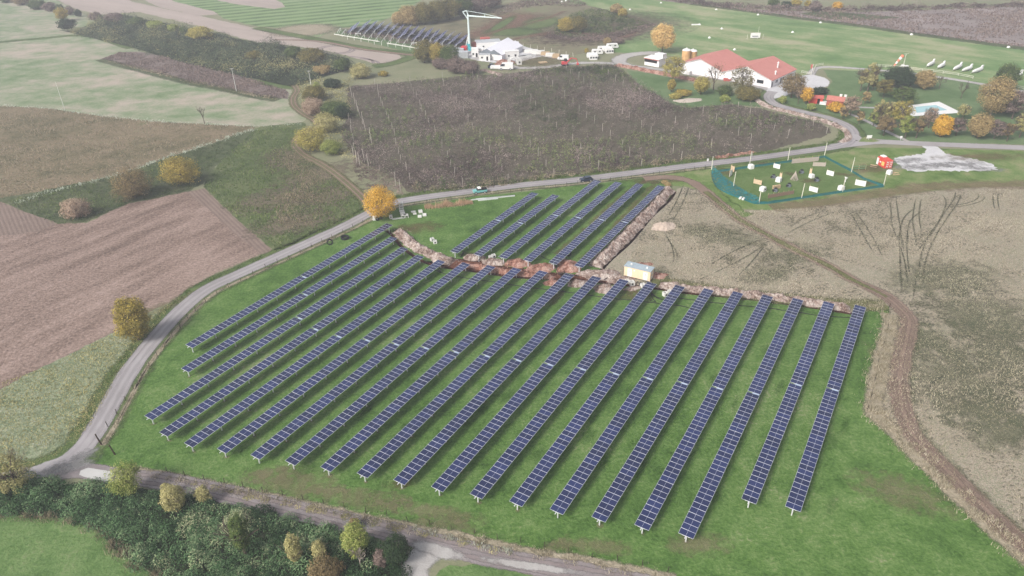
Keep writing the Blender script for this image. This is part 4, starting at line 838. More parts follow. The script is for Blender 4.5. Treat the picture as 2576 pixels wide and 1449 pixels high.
for (x, y, t_, w_, k_, l_) in ((1718,240,226,40,'gold','low golden bush in the grass below the barn'), (1700,248,232,30,'yellow','low yellow bush next to the heap of cut branches below the barn'), (1822,240,213,36,'green','dull green bush in front of the barn between two trees'), (1880,252,218,60,'olive','olive bush at the bend of the lane below the barn'), (1822,258,236,26,'lime','light green bush at the orchard top edge'), (1968,259,240,20,'lime','light green bush on the park corner by the road'), (2040,277,259,22,'lime','yellow green bush in front of the red hut'), (2062,237,218,34,'dark','dark green creeper bush at the gravel yard')): bush(x, y, t_, w_, k_, l_)
PT = [(2164,230,168,24,'pale','slim pale poplar in the park beside the lane',.8), (2182,230,156,42,'pale','tall pale yellow poplar pair-mate in the park, the broader one',.9), (2195,228,192,22,'olive','small olive tree right of the pale poplars',.8), (2258,218,168,76,'dark','broad dark evergreen tree in the middle of the park',1.7), (2322,224,175,50,'tan','round tan tree right of the dark evergreen',1.2), (2222,246,200,54,'olive','olive yellow tree in front of the dark evergreen',1.1), (2268,262,217,66,'green','greyish green tree in front of the dark evergreen',1.0), (2175,262,228,26,'tan','small tan tree on the park lawn left of the pool path',.7), (2525,226,158,54,'green','large green tree beside the last white glider',1.2), (2490,294,184,76,'tan','tall tan and yellow tree with a pale trunk right of the pool',1.2), (2545,300,225,56,'mauve','grey bare tree group at the right of the pool',1.0), (2525,280,262,60,'dark','dark bush under the tall tan tree',1.0), (2102,282,256,40,'orange','orange brown tree in front of the brick barbecue hut',.8), (2138,292,238,48,'pink','pinkish half-bare tree beside the barbecue hut',.6), (2212,316,246,44,'pale','pale yellow tree at the left of the pool',.9), (2262,322,248,52,'yellow','olive yellow tree in front of the pool left corner',.9), (2222,342,288,50,'brown','brown round tree by the park path',1.1), (2276,348,286,40,'lime','yellow green tree by the roadside below the pool',.9), (2304,348,290,32,'brown','brown tree by the roadside below the pool',.9), (2335,322,268,38,'pink','pink bare tree in front of the pool',.5), (2364,345,287,42,'orange','bright orange tree by the roadside below the pool',1.3), (2404,342,292,44,'mauve','grey bare tree right of the bright orange tree',.8), (2458,348,283,56,'tan','tan tree at the roadside near the right picture edge',1.2), (2532,356,306,28,'brown','slim brown tree at the roadside near the picture edge',.8), (2564,346,282,44,'pale','pale leaning tree at the right picture edge',.9), (2245,300,252,36,'pale','thin pale tree left of the pool deck',.7), (2420,300,262,36,'pale','thin pale shrub right of the pool deck',.5), (2500,350,300,50,'mauve','dull grey tree between two tan ones at the roadside',.8), (2196,318,280,28,'lime','small green tree beside the park path',.8), (2120,300,268,24,'tan','small tan tree between road and barbecue hut',.7), (2160,312,278,22,'tan','little orange tinted tree on the slope above the road',.6)]
for (x, y, t_, w_, k_, l_, d_) in PT:
    full = k_ in ('dark', 'orange') or d_ > 1.15
    tree(x, y, t_, w_, k_, l_, dens=d_ * (1.1 if full else .62), sparse=not full, low=.05 if full else .18, limbs=3 if full else 5, taper=.1 if full else .3)
bare(2362,224,186,26,'bare grey tree right of the round tan tree in the park'); bare(2417,248,203,36,'bare grey tree on the park lawn beyond the pool'); bare(2007,262,224,26,'bare pinkish tree at the park corner near the road')
for (x, y, t_, w_, k_, l_) in ((1945,18,-4,30,'green','green tree in the far hedgerow, left of the yellow one'), (1976,22,2,26,'dark','dark small tree in the far hedgerow'), (2000,18,-2,28,'gold','yellow tree in the far hedgerow'), (2030,22,-1,16,'gold','slim yellow tree in the far hedgerow'), (2050,28,2,30,'mauve','dark purplish tree in the far hedgerow'), (2105,26,3,24,'orange','bright orange tree in the far hedgerow')): tree(x, y, t_, w_, k_, l_)
for (x, y, t_, w_, l_) in ((2170,24,-3,26,'first bare grey tree in the far hedgerow right of the orange one'), (2232,23,-4,24,'second bare grey tree in the far hedgerow right of the orange one'), (2270,23,-4,24,'third bare grey tree in the far hedgerow right of the orange one'), (2306,22,-5,28,'fourth bare grey tree in the far hedgerow right of the orange one')): bare(x, y, t_, w_, l_, 'palebark', 3)
tuft_field('brown_weeds', P(690,372, 730,372, 800,418, 860,465, 820,500, 790,560, 730,585, 700,560, 690,500, 760,470, 720,420), 7000, .6, 'weed', .13, .08, 15., -.2)
# clods and stones shaken off the dug heaps
def clods(name, line, w_, n, s0, mat):
    L = smooth_line(line, .6); mb = MB()
    for k in range(n):
        p = random.choice(L); q = p + Vector((random.gauss(0, w_), random.gauss(0, w_ * .7), 0)); s = s0 * random.uniform(.4, 1.5)
        a, b, c, d = (Vector((random.uniform(-1, 1), random.uniform(-1, 1), random.uniform(.2, 1))) * s for _ in range(4))
        for f_ in ((a, b, c), (a, c, d), (b, c, d), (a, b, d)): mb.poly([q + x_ for x_ in f_])
    o = mb.build(name, M[mat]); o['kind'] = 'stuff'
mound_field('lane_hedge', P(745,205, 800,196, 850,200, 900,195, 880,215, 876,240, 884,280, 862,312, 866,345, 884,380, 905,404, 880,402, 850,392, 812,380, 770,372, 755,362, 800,330, 806,308, 775,280, 752,260, 757,236), 9000, 1.7, .45, 'pale', .08, 21., .1, .04)
mound_field('rough_bushes', P(884,390, 925,416, 962,432, 1012,466, 1008,490, 960,480, 925,470, 895,440), 4000, .8, .36, 'mauve', .1, 22., .1, .05)
mound_field('orchard_edge', P(1036,474, 1119,481, 1288,462, 1463,438, 1638,418, 1788,396, 1788,391, 1638,412, 1463,432, 1288,455, 1119,473, 1040,466), 6000, 1.9, .42, 'weed', .1, 23., .3, .05)
mound_field('orchard_scrub', P(1440,168, 1548,166, 1580,190, 1560,196, 1500,186, 1430,182, 1330,190, 1300,186), 3500, 2.2, .55, 'green', .08, 24., .2, .05)
FM['bloom'] = foliage('leaves_bloom', [(150, 160, 130), (190, 196, 176), (214, 216, 204)])
tuft_strip('white_blooms', P(40,512, 120,484, 200,466, 320,432, 412,399, 525,362, 600,338, 640,325), 2.2, 1500, .7, 'bloom', .16)
tuft_strip('white_blooms', P(0,266, 125,273, 250,291, 400,306, 500,311, 640,318, 760,312), 1.8, 1200, .5, 'bloom', .2)
tuft_strip('white_blooms', P(1040,1330, 1140,1354, 1200,1372, 1290,1390), 1.0, 700, .5, 'bloom', .05)
mound_field('orchard_thickets', orch, 26000, 2.3, .44, 'orchgreen', .08, 31., .5, .03, .22)
mound_field('orchard_thickets', orch, 64000, 2.1, .40, 'orchard', .08, 33., .8, .03, .9)
tuft_field('dead_stalks', P(1760,12, 1860,27, 1990,42, 2150,62, 2300,84, 2576,120, 2640,126, 2640,14, 2576,17, 2250,29, 2100,33, 1950,27, 1800,16), 9000, 1.1, 'mauve', .4, .05, 16., -.1)
tuft_field('dead_stalks', P(256,149, 300,133, 387,136, 525,171, 644,202, 724,230, 720,248, 669,245, 560,221, 475,205, 350,174), 7000, .9, 'mauve', .25, .06, 17., -.3)
# ------------------------------------------------------------------ trench spoil, cabin, cables, concrete pieces
M['spoil'] = fieldmat('spoil_soil', [(90, 70, 60), (132, 113, 103), (166, 150, 141), (192, 180, 170)], s=(0.25, 0.8, 2.6), wt=(.5, .7, .8), gain=2.6, bump=1.3)
M['redspoil'] = fieldmat('red_spoil', [(92, 60, 48), (132, 94, 80), (162, 126, 112), (184, 156, 144)], s=(0.25, 0.8, 2.6), wt=(.5, .7, .8), gain=2.6, bump=1.3)
M['sand'] = fieldmat('pale_sand', [(168, 150, 136), (186, 170, 156)], s=(0.2, 0.9, 3.2), bump=.3)
M['white'] = plain('white_paint', (222, 220, 216), 0.6, 0.3, 0, 0.06)
M['conc'] = plain('white_concrete', (208, 206, 200), 0.85, 0.2, 0, 0.1, 2, bump=.2)
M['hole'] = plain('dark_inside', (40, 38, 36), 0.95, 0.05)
M['wood'] = plain('raw_timber', (176, 152, 120), 0.8, 0.2, 0, 0.2, 3)
M['darkwood'] = plain('dark_timber', (66, 54, 44), 0.9, 0.1, 0, 0.25, 3)
M['rubber'] = plain('tyre_rubber', (30, 30, 32), 0.85, 0.2, 0, 0.2)
M['glass'] = plain('dark_glass', (34, 40, 48), 0.12, 0.6, 0, 0.05)
M['greynet'] = plain('grey_tyre', (110, 116, 122), 0.85, 0.2, 0, 0.25, 6)
def lumpy(name, label, cat, cx, cy, rx, ry, h, mat, rz=0.0, seed=0, n=30, group=None):
    """a dumped heap with a crumbly surface"""
    me_v, me_f = [], []; c = Vector((cx, cy, 0))
    for i in range(n):
        for j in range(n):
            u, v = -1.15 + 2.3 * i / (n - 1), -1.15 + 2.3 * j / (n - 1); d = math.hypot(u, v)
            e = mnoise.noise(Vector((u * 1.4, v * 1.4, seed))) * .3
            z = h * max(0, 1 - (d + e)) ** .75 if d + e < 1 else -.05
            if z > 0: z += (mnoise.noise(Vector((u * rx * 1.2, v * ry * 1.2, seed + 4))) * .28 + mnoise.noise(Vector((u * rx * 3, v * ry * 3, seed + 7))) * .16) * min(1, h)
            me_v.append((u * rx, v * ry, max(z, -.05)))
    for i in range(n - 1):
        for j in range(n - 1):
            a = i * n + j; f = (a, a + n, a + n + 1, a + 1)
            if max(me_v[k][2] for k in f) > -.04: me_f.append(f)
    me = bpy.data.meshes.new(name); me.from_pydata(me_v, [], me_f); me.materials.append(mat)
    o = link(bpy.data.objects.new(name, me)); o.location = c + Vector((0, 0, .03)); o.rotation_euler = (0, 0, rz)
    return tag(o, label, cat, group)
def ridge(name, label, line, width, h, mat, seed=0):
    L = smooth_line(line, .3); n = len(L); m_ = 19; V = []; Fq = []
    for i, p in enumerate(L):
        t = (L[min(i+1, n-1)] - L[max(i-1, 0)]).normalized(); nr = Vector((-t.y, t.x, 0))
        e = min(1, i / 5, (n - 1 - i) / 5); wv = 1 + .25 * mnoise.noise(Vector((i * .05, 0, seed)))
        hv = h * e * (1 + .6 * mnoise.noise(Vector((i * .14, 3, seed))) + .3 * mnoise.noise(Vector((i * .5, 7, seed))))
        eL, eR = (1 + .35 * mnoise.noise(Vector((i * .12, k_, seed))) + .2 * mnoise.noise(Vector((i * .6, k_, seed))) for k_ in (11, 17))
        for j in range(m_):
            u = -1 + 2 * j / (m_ - 1); ww = width / 2 * wv * (eL if u > 0 else eR); x, y = p.x + nr.x * u * ww, p.y + nr.y * u * ww
            z = hv * max(0, 1 - abs(u) ** 1.7) + (mnoise.noise(Vector((x * 1.3, y * 1.3, seed))) * .42 + mnoise.noise(Vector((x * 2.9, y * 2.9, seed + 2))) * .32) * e * (1 - abs(u) ** 3)
            V.append((x, y, max(z, .0) + .035 if abs(u) < 1 else .0))
    for i in range(n - 1):
        for j in range(m_ - 1): a = i * m_ + j; Fq.append((a, a + m_, a + m_ + 1, a + 1))
    me = bpy.data.meshes.new(name); me.from_pydata(V, [], Fq); me.materials.append(mat)
    if me.polygons[0].normal.z < 0: me.flip_normals()
    return tag(link(bpy.data.objects.new(name, me)), label, 'soil ridge')
ridge('soil_ridge', 'long straight ridge of dug soil beside the upper panel block', P(1496,672, 1510,656, 1558,611, 1595,572, 1630,535, 1660,502, 1682,477), 4.2, 1.25, M['spoil'], 1)
ridge('soil_ridge', 'curving ridge of pale dug soil below the open grass and concrete boxes', P(998,582, 1012,592, 1026,606, 1046,622, 1076,637, 1108,652, 1140,661), 3.7, 1.2, M['spoil'], 2)
ridge('soil_ridge', 'ridge of pale soil from the cabin to the last panel row', offset_line(smooth_line(P(1655,726, 1723,737, 1788,743, 1888,753, 1944,760, 2032,772, 2140,789), 2), 1.9), 3.0, .95, M['spoil'], 3)
ridge('soil_ridge', 'low red ridge between the two trenches', P(1152,668, 1200,672, 1262,684, 1310,690, 1350,694, 1395,700), 2.2, .7, M['redspoil'], 4)
for i, (x, y, rx, ry, h, mt, l) in enumerate(((1192,648,2.2,1.3,.7,'spoil','small pale soil heap at the foot of the second upper panel row'), (1243,660,2.2,1.4,.8,'spoil','soil heap beside the two concrete boxes below the upper block'), (1302,664,2.4,1.6,1.0,'redspoil','red soil heap below the fourth upper panel row'), (1362,675,3.0,1.5,.9,'redspoil','wide red soil heap at the pit of tangled cables'), (1428,671,2.6,2.2,1.2,'redspoil','large red soil heap between the last two upper panel rows'), (1512,693,4.2,1.9,1.2,'spoil','largest pink soil heap left of the cabin'), (1562,705,2.6,1.3,.8,'spoil','grey soil heap touching the cabin'), (1390,712,1.6,1.1,.6,'redspoil','small red heap below the cable pit among the lower rows'), (1454,714,2.0,1.3,.8,'spoil','pale heap between lower panel rows under the pit'), (1520,727,2.2,1.6,.9,'spoil','rounded stony heap lying on the grass between two lower rows'), (1592,726,1.7,.7,.35,'spoil','flat grey heap in front of the cabin'), (1610,668,2.6,1.0,.5,'redspoil','red heap behind the cabin'), (1652,694,2.2,1.2,.5,'redspoil','low brown heap at the right-hand end of the cabin'))):
    p = at(x, y); lumpy('soil_heap', l, 'soil heap', p.x, p.y, rx * 1.3, ry * 1.4, h * 1.25, M[mt], random.uniform(-.3, .3), i * 3.1, 26, 'heaps of dug soil')
clods('soil_clods', P(1496,672, 1558,611, 1630,535, 1682,477), 1.7, 500, .16, 'spoil'); clods('soil_clods', P(998,582, 1046,622, 1108,652, 1150,662), 1.6, 350, .16, 'spoil')
clods('soil_clods', P(1655,720, 1788,737, 1944,753, 2140,782), 1.2, 400, .15, 'spoil'); clods('soil_clods', P(1180,660, 1300,678, 1420,690, 1560,712), 3.0, 800, .17, 'redspoil')
p = at(1670, 571); lumpy('sand_pile', 'smooth pale sand pile alone on the dry meadow', 'sand pile', p.x, p.y, 3.6, 2.6, 1.25, M['sand'], .2, 50, 30)
for (x, y) in ((1680,468), (1672,462)):
    p = at(x, y); bush(x, y, y - 9, 18, 'tan', 'dead grass clump at the far end of the long soil ridge' if x == 1680 else 'smaller dead grass clump just past the long soil ridge')
# cabin
a, b = at(1569.3, 695), at(1634.2, 710.8); rz = heading(a, b); Lc = (b - a).length
t = thing('transformer_cabin', 'cream cabin with two white doors and a grey flat roof by the trench', 'cabin', a, rz)
M['cream'] = plain('cream_render', (224, 198, 166), 0.7, 0.2, 0, 0.05); M['roofgrey'] = plain('grey_roof_sheet', (158, 170, 176), 0.55, 0.4, 0, 0.08)
W_, H_ = 2.45, 2.55; hz0 = .3
mb = MB(); mb.box(Lc/2, W_/2, hz0, Lc, W_, H_); mb.build('wall', M['cream'], t)
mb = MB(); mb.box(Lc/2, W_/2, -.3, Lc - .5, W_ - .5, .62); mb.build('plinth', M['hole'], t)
mb = MB(); mb.box(Lc/2, W_/2, hz0 + H_, Lc + .24, W_ + .24, .12)
for i in range(8): mb.box(.3 + i * (Lc - .6) / 7, W_/2, hz0 + H_ + .12, .05, W_ + .2, .05)
rf = mb.build('roof', M['roofgrey'], t)
for x in (1.3, Lc - 1.3):
    mb = MB(); mb.box(x, W_ / 2, hz0 + H_ + .12, .4, .4, .3, .4); mb.build('vent', M['white'], rf)
for x0, x1 in ((.85, 1.95), (Lc - 1.75, Lc - .65)):
    mb = MB(); mb.box((x0 + x1)/2, -.02, hz0 + .05, x1 - x0, .06, 2.15)
    d = mb.build('door', M['white'], t); mb = MB(); mb.box((x0 + x1)/2 + .05, -.06, hz0 + 1.4, .5, .03, .25); mb.box((x0+x1)/2 - .3, -.06, hz0 + 1.75, .14, .03, .2); mb.build('sign', M['roofgrey'], d)
mb = MB(); mb.box(2.55, -.02, hz0 + 1.75, .4, .04, .32); mb.build('sign', M['white'], t)
for z in (.4, 1.5): mb = MB(); mb.box(Lc + .02, W_ * .45, hz0 + z, .06, 1.0, .5); mb.build('vent', M['white'], t)
# black conduits: thick pipes laid over the grass and into the trench
def pipe(label, pts, r=.09, z=.1, group='black cable pipes'):
    L = smooth_line(pts, .8); mb = MB()
    for i in range(len(L) - 1): mb.tube((L[i].x, L[i].y, z + .05 * math.sin(i)), (L[i+1].x, L[i+1].y, z + .05 * math.sin(i + 1)), r, r, 6, 0, i in (0, len(L) - 2))
    return tag(mb.build('cable_pipe', M['black'], smooth=True), label, 'cable pipe', group)
pipe('long black pipe across the upper ends of the middle panel rows', P(1094,680, 1141,695, 1249,711, 1330,724, 1408,733, 1473,742, 1540,751, 1615,759, 1663,765, 1710,770, 1733,775))
pipe('black pipe across the upper ends of the right-hand panel rows', P(1690,748, 1748,756, 1823,765, 1900,773, 1932,776, 2010,787, 2057,794, 2089,797, 2143,800))
pipe('black pipe end curling beside two concrete boxes', P(1635,734, 1645,744, 1660,750, 1690,750))
pipe('short black pipe bent toward the panel row', P(1637,737, 1642,752, 1650,760, 1636,757)); pipe('black pipe looping below the concrete boxes', P(1640,741, 1655,752, 1675,755, 1695,752))
pipe('black pipe from the fourth upper row down to the trench', P(1345,637, 1358,645, 1372,652, 1392,660, 1410,672), .08, .25)
for i in range(5): pipe('black pipe dropping into the cable pit' , [at(1392 + i * 4, 662 - i), at(1398 + i * 4, 676), at(1406 + i * 3.5, 690), at(1412 + i * 2, 700)], .07, .3, 'pipes dropping into the cable pit')
pipe('black pipe arching over the soil left of the cabin', P(1520,708, 1530,702, 1542,705, 1552,712, 1570,710), .09, .5)
pipe('black pipe along the soil by the last upper row', P(1424,672, 1440,671, 1455,668, 1485,671, 1495,676), .08, .45)
for i in range(7): pipe('black pipe hanging under the front of the cabin', [at(1580 + i * 8, 701 + i * 1.6, .4), at(1579 + i * 8, 706 + i * 1.6), at(1576 + i * 8, 713 + i * 1.4), at(1574 + i * 8, 717 + i * 1.2)], .08, .2, 'pipes hanging under the cabin')
for (x, y) in ((1164,647), (1210,655), (1284,668)): pipe('black pipe from an upper panel row down into the trench', P(x, y - 14, x + 1, y - 5, x - 6, y + 2), .12, .3, 'pipes from upper rows into the trench')
for (x, y) in ((978,578), (1002,605), (1020,632), (1045,660), (1112,675), (1165,672)): pipe('black pipe running from a lower panel row into the trench', P(x - 4, y - 3, x - 8, y + 1, x - 12, y + 4, x - 4, y + 8), .09, .2, 'pipes from lower rows into the trench')
def coil(x, y, label, Rr, flat=True, z=.2, rz=0.0):
    mb = MB(); tl = Matrix.Rotation(0 if flat else R(62), 3, 'X')
    for k in range(5): mb.torus((0, (0 if flat else k * .06), z + (k * .12 if flat else Rr * .86)), Rr - .04 * (k % 2), .085, 22, 6, tl)
    for k in range(3): mb.torus((0, (0 if flat else .1), z + (.12 * k if flat else Rr * .86)), Rr * .8, .08, 20, 6, tl)
    o = mb.build('cable_coil', M['black'], smooth=True); o.location = at(x, y); o.rotation_euler = (0, 0, rz); return tag(o, label, 'cable coil')
coil(868, 601, 'flat coil of black pipe on the grass near the road bend, the larger one', 1.05); coil(831, 615, 'coil of black pipe standing on the grass near the road bend, the smaller one', .75, False, .05, .5)
coil(1430, 643, 'coil of black pipe leaning on the fifth upper panel row', .85, False, .05, .6)
# concrete pieces
def chamber(x, y, s, h, rz, label, group='open concrete boxes', z=.03, mat='conc'):
    p = at(x, y); o_ = MB(); w_ = .14
    o_.box(0, -(s-w_)/2, 0, s, w_, h); o_.box(0, (s-w_)/2, 0, s, w_, h); o_.box(-(s-w_)/2, 0, 0, w_, s - 2*w_, h); o_.box((s-w_)/2, 0, 0, w_, s - 2*w_, h); o_.box(0, 0, .02, s - 2*w_, s - 2*w_, .08)
    t = thing('concrete_box', label, 'concrete box', (p.x, p.y, z), rz, group); o_.build('shell', M[mat], t)
    q = MB(); q.lathe([(s * .22, 0), (s * .22, .03)], 12); d = q.build('opening', M['hole'], t); d.rotation_euler = (R(90), 0, 0); d.location = (0, -s / 2 - .002, h * .5)
    return t
for x, y, s, rz, l in ((1589,716.5,1.15,.25,'open concrete box in the hole in front of the cabin'), (1577,711,.9,.2,'concrete box half hidden between panel row and cabin'), (1617,722,1.0,.3,'concrete box behind the panel row end at the cabin'), (1673,744,1.05,.4,'open concrete box among the curled black pipes'), (1684,737,.8,.4,'concrete box peeping behind a panel row by the ridge'), (1416,656,.8,.3,'small concrete box under the fifth upper row end'), (1087.5,606,.95,.5,'concrete box on the open grass, the rear one of two'), (1094.5,612,.95,.2,'concrete box on the open grass, the front one of two'), (1242,647,.9,.4,'concrete box on the soil heap, the upper one of two'), (1234.5,651,.95,.3,'concrete box on the soil heap, the lower one of two'), (983.5,548,.9,.2,'concrete box beside the orange tree and the long beams')): chamber(x, y, s, s * .85, rz, l)
def slab(x, y, sx, sy, h, rz, label, mat='conc', z=.04, cat='concrete slab', name='concrete_slab', group=None):
    p = at(x, y); mb = MB(); mb.box(0, 0, 0, sx, sy, h * .82); mb.box(0, 0, h * .82, sx * .96, sy * .96, h * .18)
    o = mb.build(name, M[mat], None); o.location = (p.x, p.y, z); o.rotation_euler = (0, 0, rz); return tag(o, label, cat, group)
slab(1058,534,1.15,1.5,.5,.2,'whitish concrete block farthest back in the group on the grass'); slab(1056,546,1.1,1.1,.45,.1,'square concrete block nearest in the group on the grass'); slab(1068,542,1.1,1.35,.4,.1,'concrete block at the right of the group on the grass')
slab(1040,534,1.3,.7,.3,.3,'thin concrete slab left in the group, the rear one'); slab(1043.5,539,1.0,.7,.3,.2,'thin concrete slab left in the group, the front one')
def ushape(x, y, z, rz, label):
    p = at(x, y); mb = MB(); mb.box(-.55, 0, 0, .18, 1.0, .9); mb.box(.55, 0, 0, .18, 1.0, .9); mb.box(0, 0, .72, .92, 1.0, .18)
    o = mb.build('concrete_channel', M['conc']); o.location = (p.x, p.y, z); o.rotation_euler = (0, 0, rz); return tag(o, label, 'concrete piece', 'stacked concrete channels')
for i, (x, y, z) in enumerate(((1010,531,.03), (1010.5,531,.93), (1012,537,.03), (1013.5,542,.03), (1016,547,.03), (1022,547,.03), (1010.5,531,1.83))):
    ushape(x, y, z, .15, ['bottom concrete channel at the back end of the pile', 'middle concrete channel at the back end of the pile', 'concrete channel next to the tall back end of the pile', 'concrete channel in the middle of the pile', 'front left concrete channel of the pile', 'front right concrete channel of the pile', 'topmost concrete channel on the back end of the pile'][i])
for x, y, l in ((998, 549.5, 'left one of two long pale beams lying by the concrete box'), (1003, 551, 'right one of two long pale beams lying by the concrete box')): slab(x, y, 3.6, .14, .14, .25, l, 'steel', .04, 'beam', 'long_beam')
p0_, p1_ = at(1207,502), at(1290,494); hb = heading(p0_, p1_)
for i, (x, y, l) in enumerate(((1240,499,13.5), (1246,498,12), (1228,503,6.0), (1258,497,9))):
    slab(x, y, l, .35, .25, hb + .01 * i, ['longest galvanised beam lying by the road fence', 'second galvanised beam in the bundle by the road fence', 'short galvanised beam in front of the bundle by the road', 'upper galvanised beam at the right of the bundle by the road'][i], 'steel', .04 + .1 * (i % 2), 'steel beam', 'steel_beam')
t = thing('water_tank', 'white plastic tank with a black tyre leaning on it below the orange tree', 'tank', at(944, 553), .3)
mb = MB(); mb.box(0, 0, .05, 1.3, 1.1, 1.1, 0, 0, .92); mb.lathe([(.25, 1.15), (.22, 1.3)], 10); mb.build('body', M['white'], t)
mb = MB(); mb.torus((.55, -.75, .6), .42, .2, 18, 8, Matrix.Rotation(R(72), 3, 'X')); mb.build('tyre', M['rubber'], t, True)
# fences of the panel field
M['fpost'] = plain('rusty_post', (62, 54, 46), 0.9, 0.1)
def fence(label, pts, h=1.25, r=.045, wire=True, mat='fpost', lean=.06):
    t = thing('wire_fence', label, 'fence', pts[0]); o0 = pts[0]; mb = MB(); mb.box(0, 0, -.2, r * 2, r * 2, h + .2); me = mb.mesh('fence_post', M[mat])
    for p in pts:
        o = bpy.data.objects.new('fence_post', me); link(o, t); o.location = p - o0; o.rotation_euler = (random.gauss(0, lean), random.gauss(0, lean), 0)
    if wire:
        mb = MB()
        for z in (.4, .8, h - .08):
            for i in range(len(pts) - 1): mb.tube(pts[i] - o0 + Vector((0, 0, z)), pts[i+1] - o0 + Vector((0, 0, z)), .006, .006, 3, 0, False)
        mb.build('wire', M[mat], t)
    return t
fence('thin dark post and wire fence along the asphalt road', P(272,1074, 295,1042, 317,1009, 337,979, 358,951, 377,923, 396,897, 415,873, 434,847, 453,823, 472,801, 492,782, 518,761, 546,741, 576,724, 606,708, 637,692, 668,675, 698,662, 728,651, 756,637, 784,623, 811,610, 836,600, 863,587, 888,573, 913,563, 938,552, 985,527, 1014,520, 1044,517, 1074,512, 1105,507, 1135,503, 1165,500, 1195,493, 1225,490, 1254,487, 1284,485, 1312,482, 1340,478, 1369,475, 1398,472, 1426,467, 1453,463, 1482,461, 1510,458, 1535,455, 1563,452, 1589,450, 1617,444, 1643,441, 1659,439, 1695,437, 1722,432, 1748,428, 1774,425))
fence('thin dark post and wire fence along the gravel track', P(421,1189, 466,1198, 514.5,1208, 564,1217, 611,1225.5, 661,1237, 711.5,1247, 763,1257.5, 814.5,1267, 866.5,1278, 920,1289, 973,1299, 1026.5,1313, 1081.5,1322, 1137,1334, 1194,1344, 1251,1357, 1310,1367, 1369,1378, 1429,1392, 1489,1403, 1553,1412, 1615,1424, 1679,1439))
fence('sparse thin fence along the dry fringe by the dirt track', P(1660,712, 1690,716, 1760,728, 1830,736, 1900,744, 1970,752, 2040,760, 2110,766, 2180,770, 2236,774, 2233,826, 2222,870, 2208,914, 2200,960, 2191,1000, 2182,1030), 1.2, .035)
for x, y, h, ln, l in ((256,1119,1.9,-.16,'front one of a pair of dark wooden posts leaning at the field corner'), (251,1112,1.9,-.12,'rear one of a pair of dark wooden posts leaning at the field corner'), (290,1144,2.3,-.18,'single dark wooden post leaning inside the field corner')):
    mb = MB(); mb.tube((0, 0, -.2), (ln * h, 0, h), .13, .11, 8); o = mb.build('wooden_post', M['darkwood']); o.location = at(x, y); tag(o, l, 'post')
# overhead line poles
def pole(x, y, top, label, r=.14, arm=True, mat='conc', lean=(0, 0)):
    f = at(x, y); h = hgt(f, top); t = thing('power_pole', label, 'pole', f); mb = MB(); mb.tube((0, 0, -.3), (lean[0], lean[1], h), r, r * .6, 8); mb.build('shaft', M[mat], t)
    if arm:
        mb = MB(); mb.box(0, 0, h - .25, 1.5, .12, .12, .3)
        for x_ in (-.65, 0, .65): mb.tube((x_ * .95, x_ * .3, h - .13), (x_ * .95, x_ * .3, h + .2), .05, .05, 6)
        mb.build('crossarm', M['steel'], t)
pole(595,230,172,'white concrete power pole at the edge of the purplish strip'); pole(782,213,178,'white concrete power pole by the farm track bend'); pole(163,276,206,'thin leaning pole at the edge of the pale meadow', .1, False)
pole(1892,392,381,'thin white pole of a road sign by the orchard',.06,False)
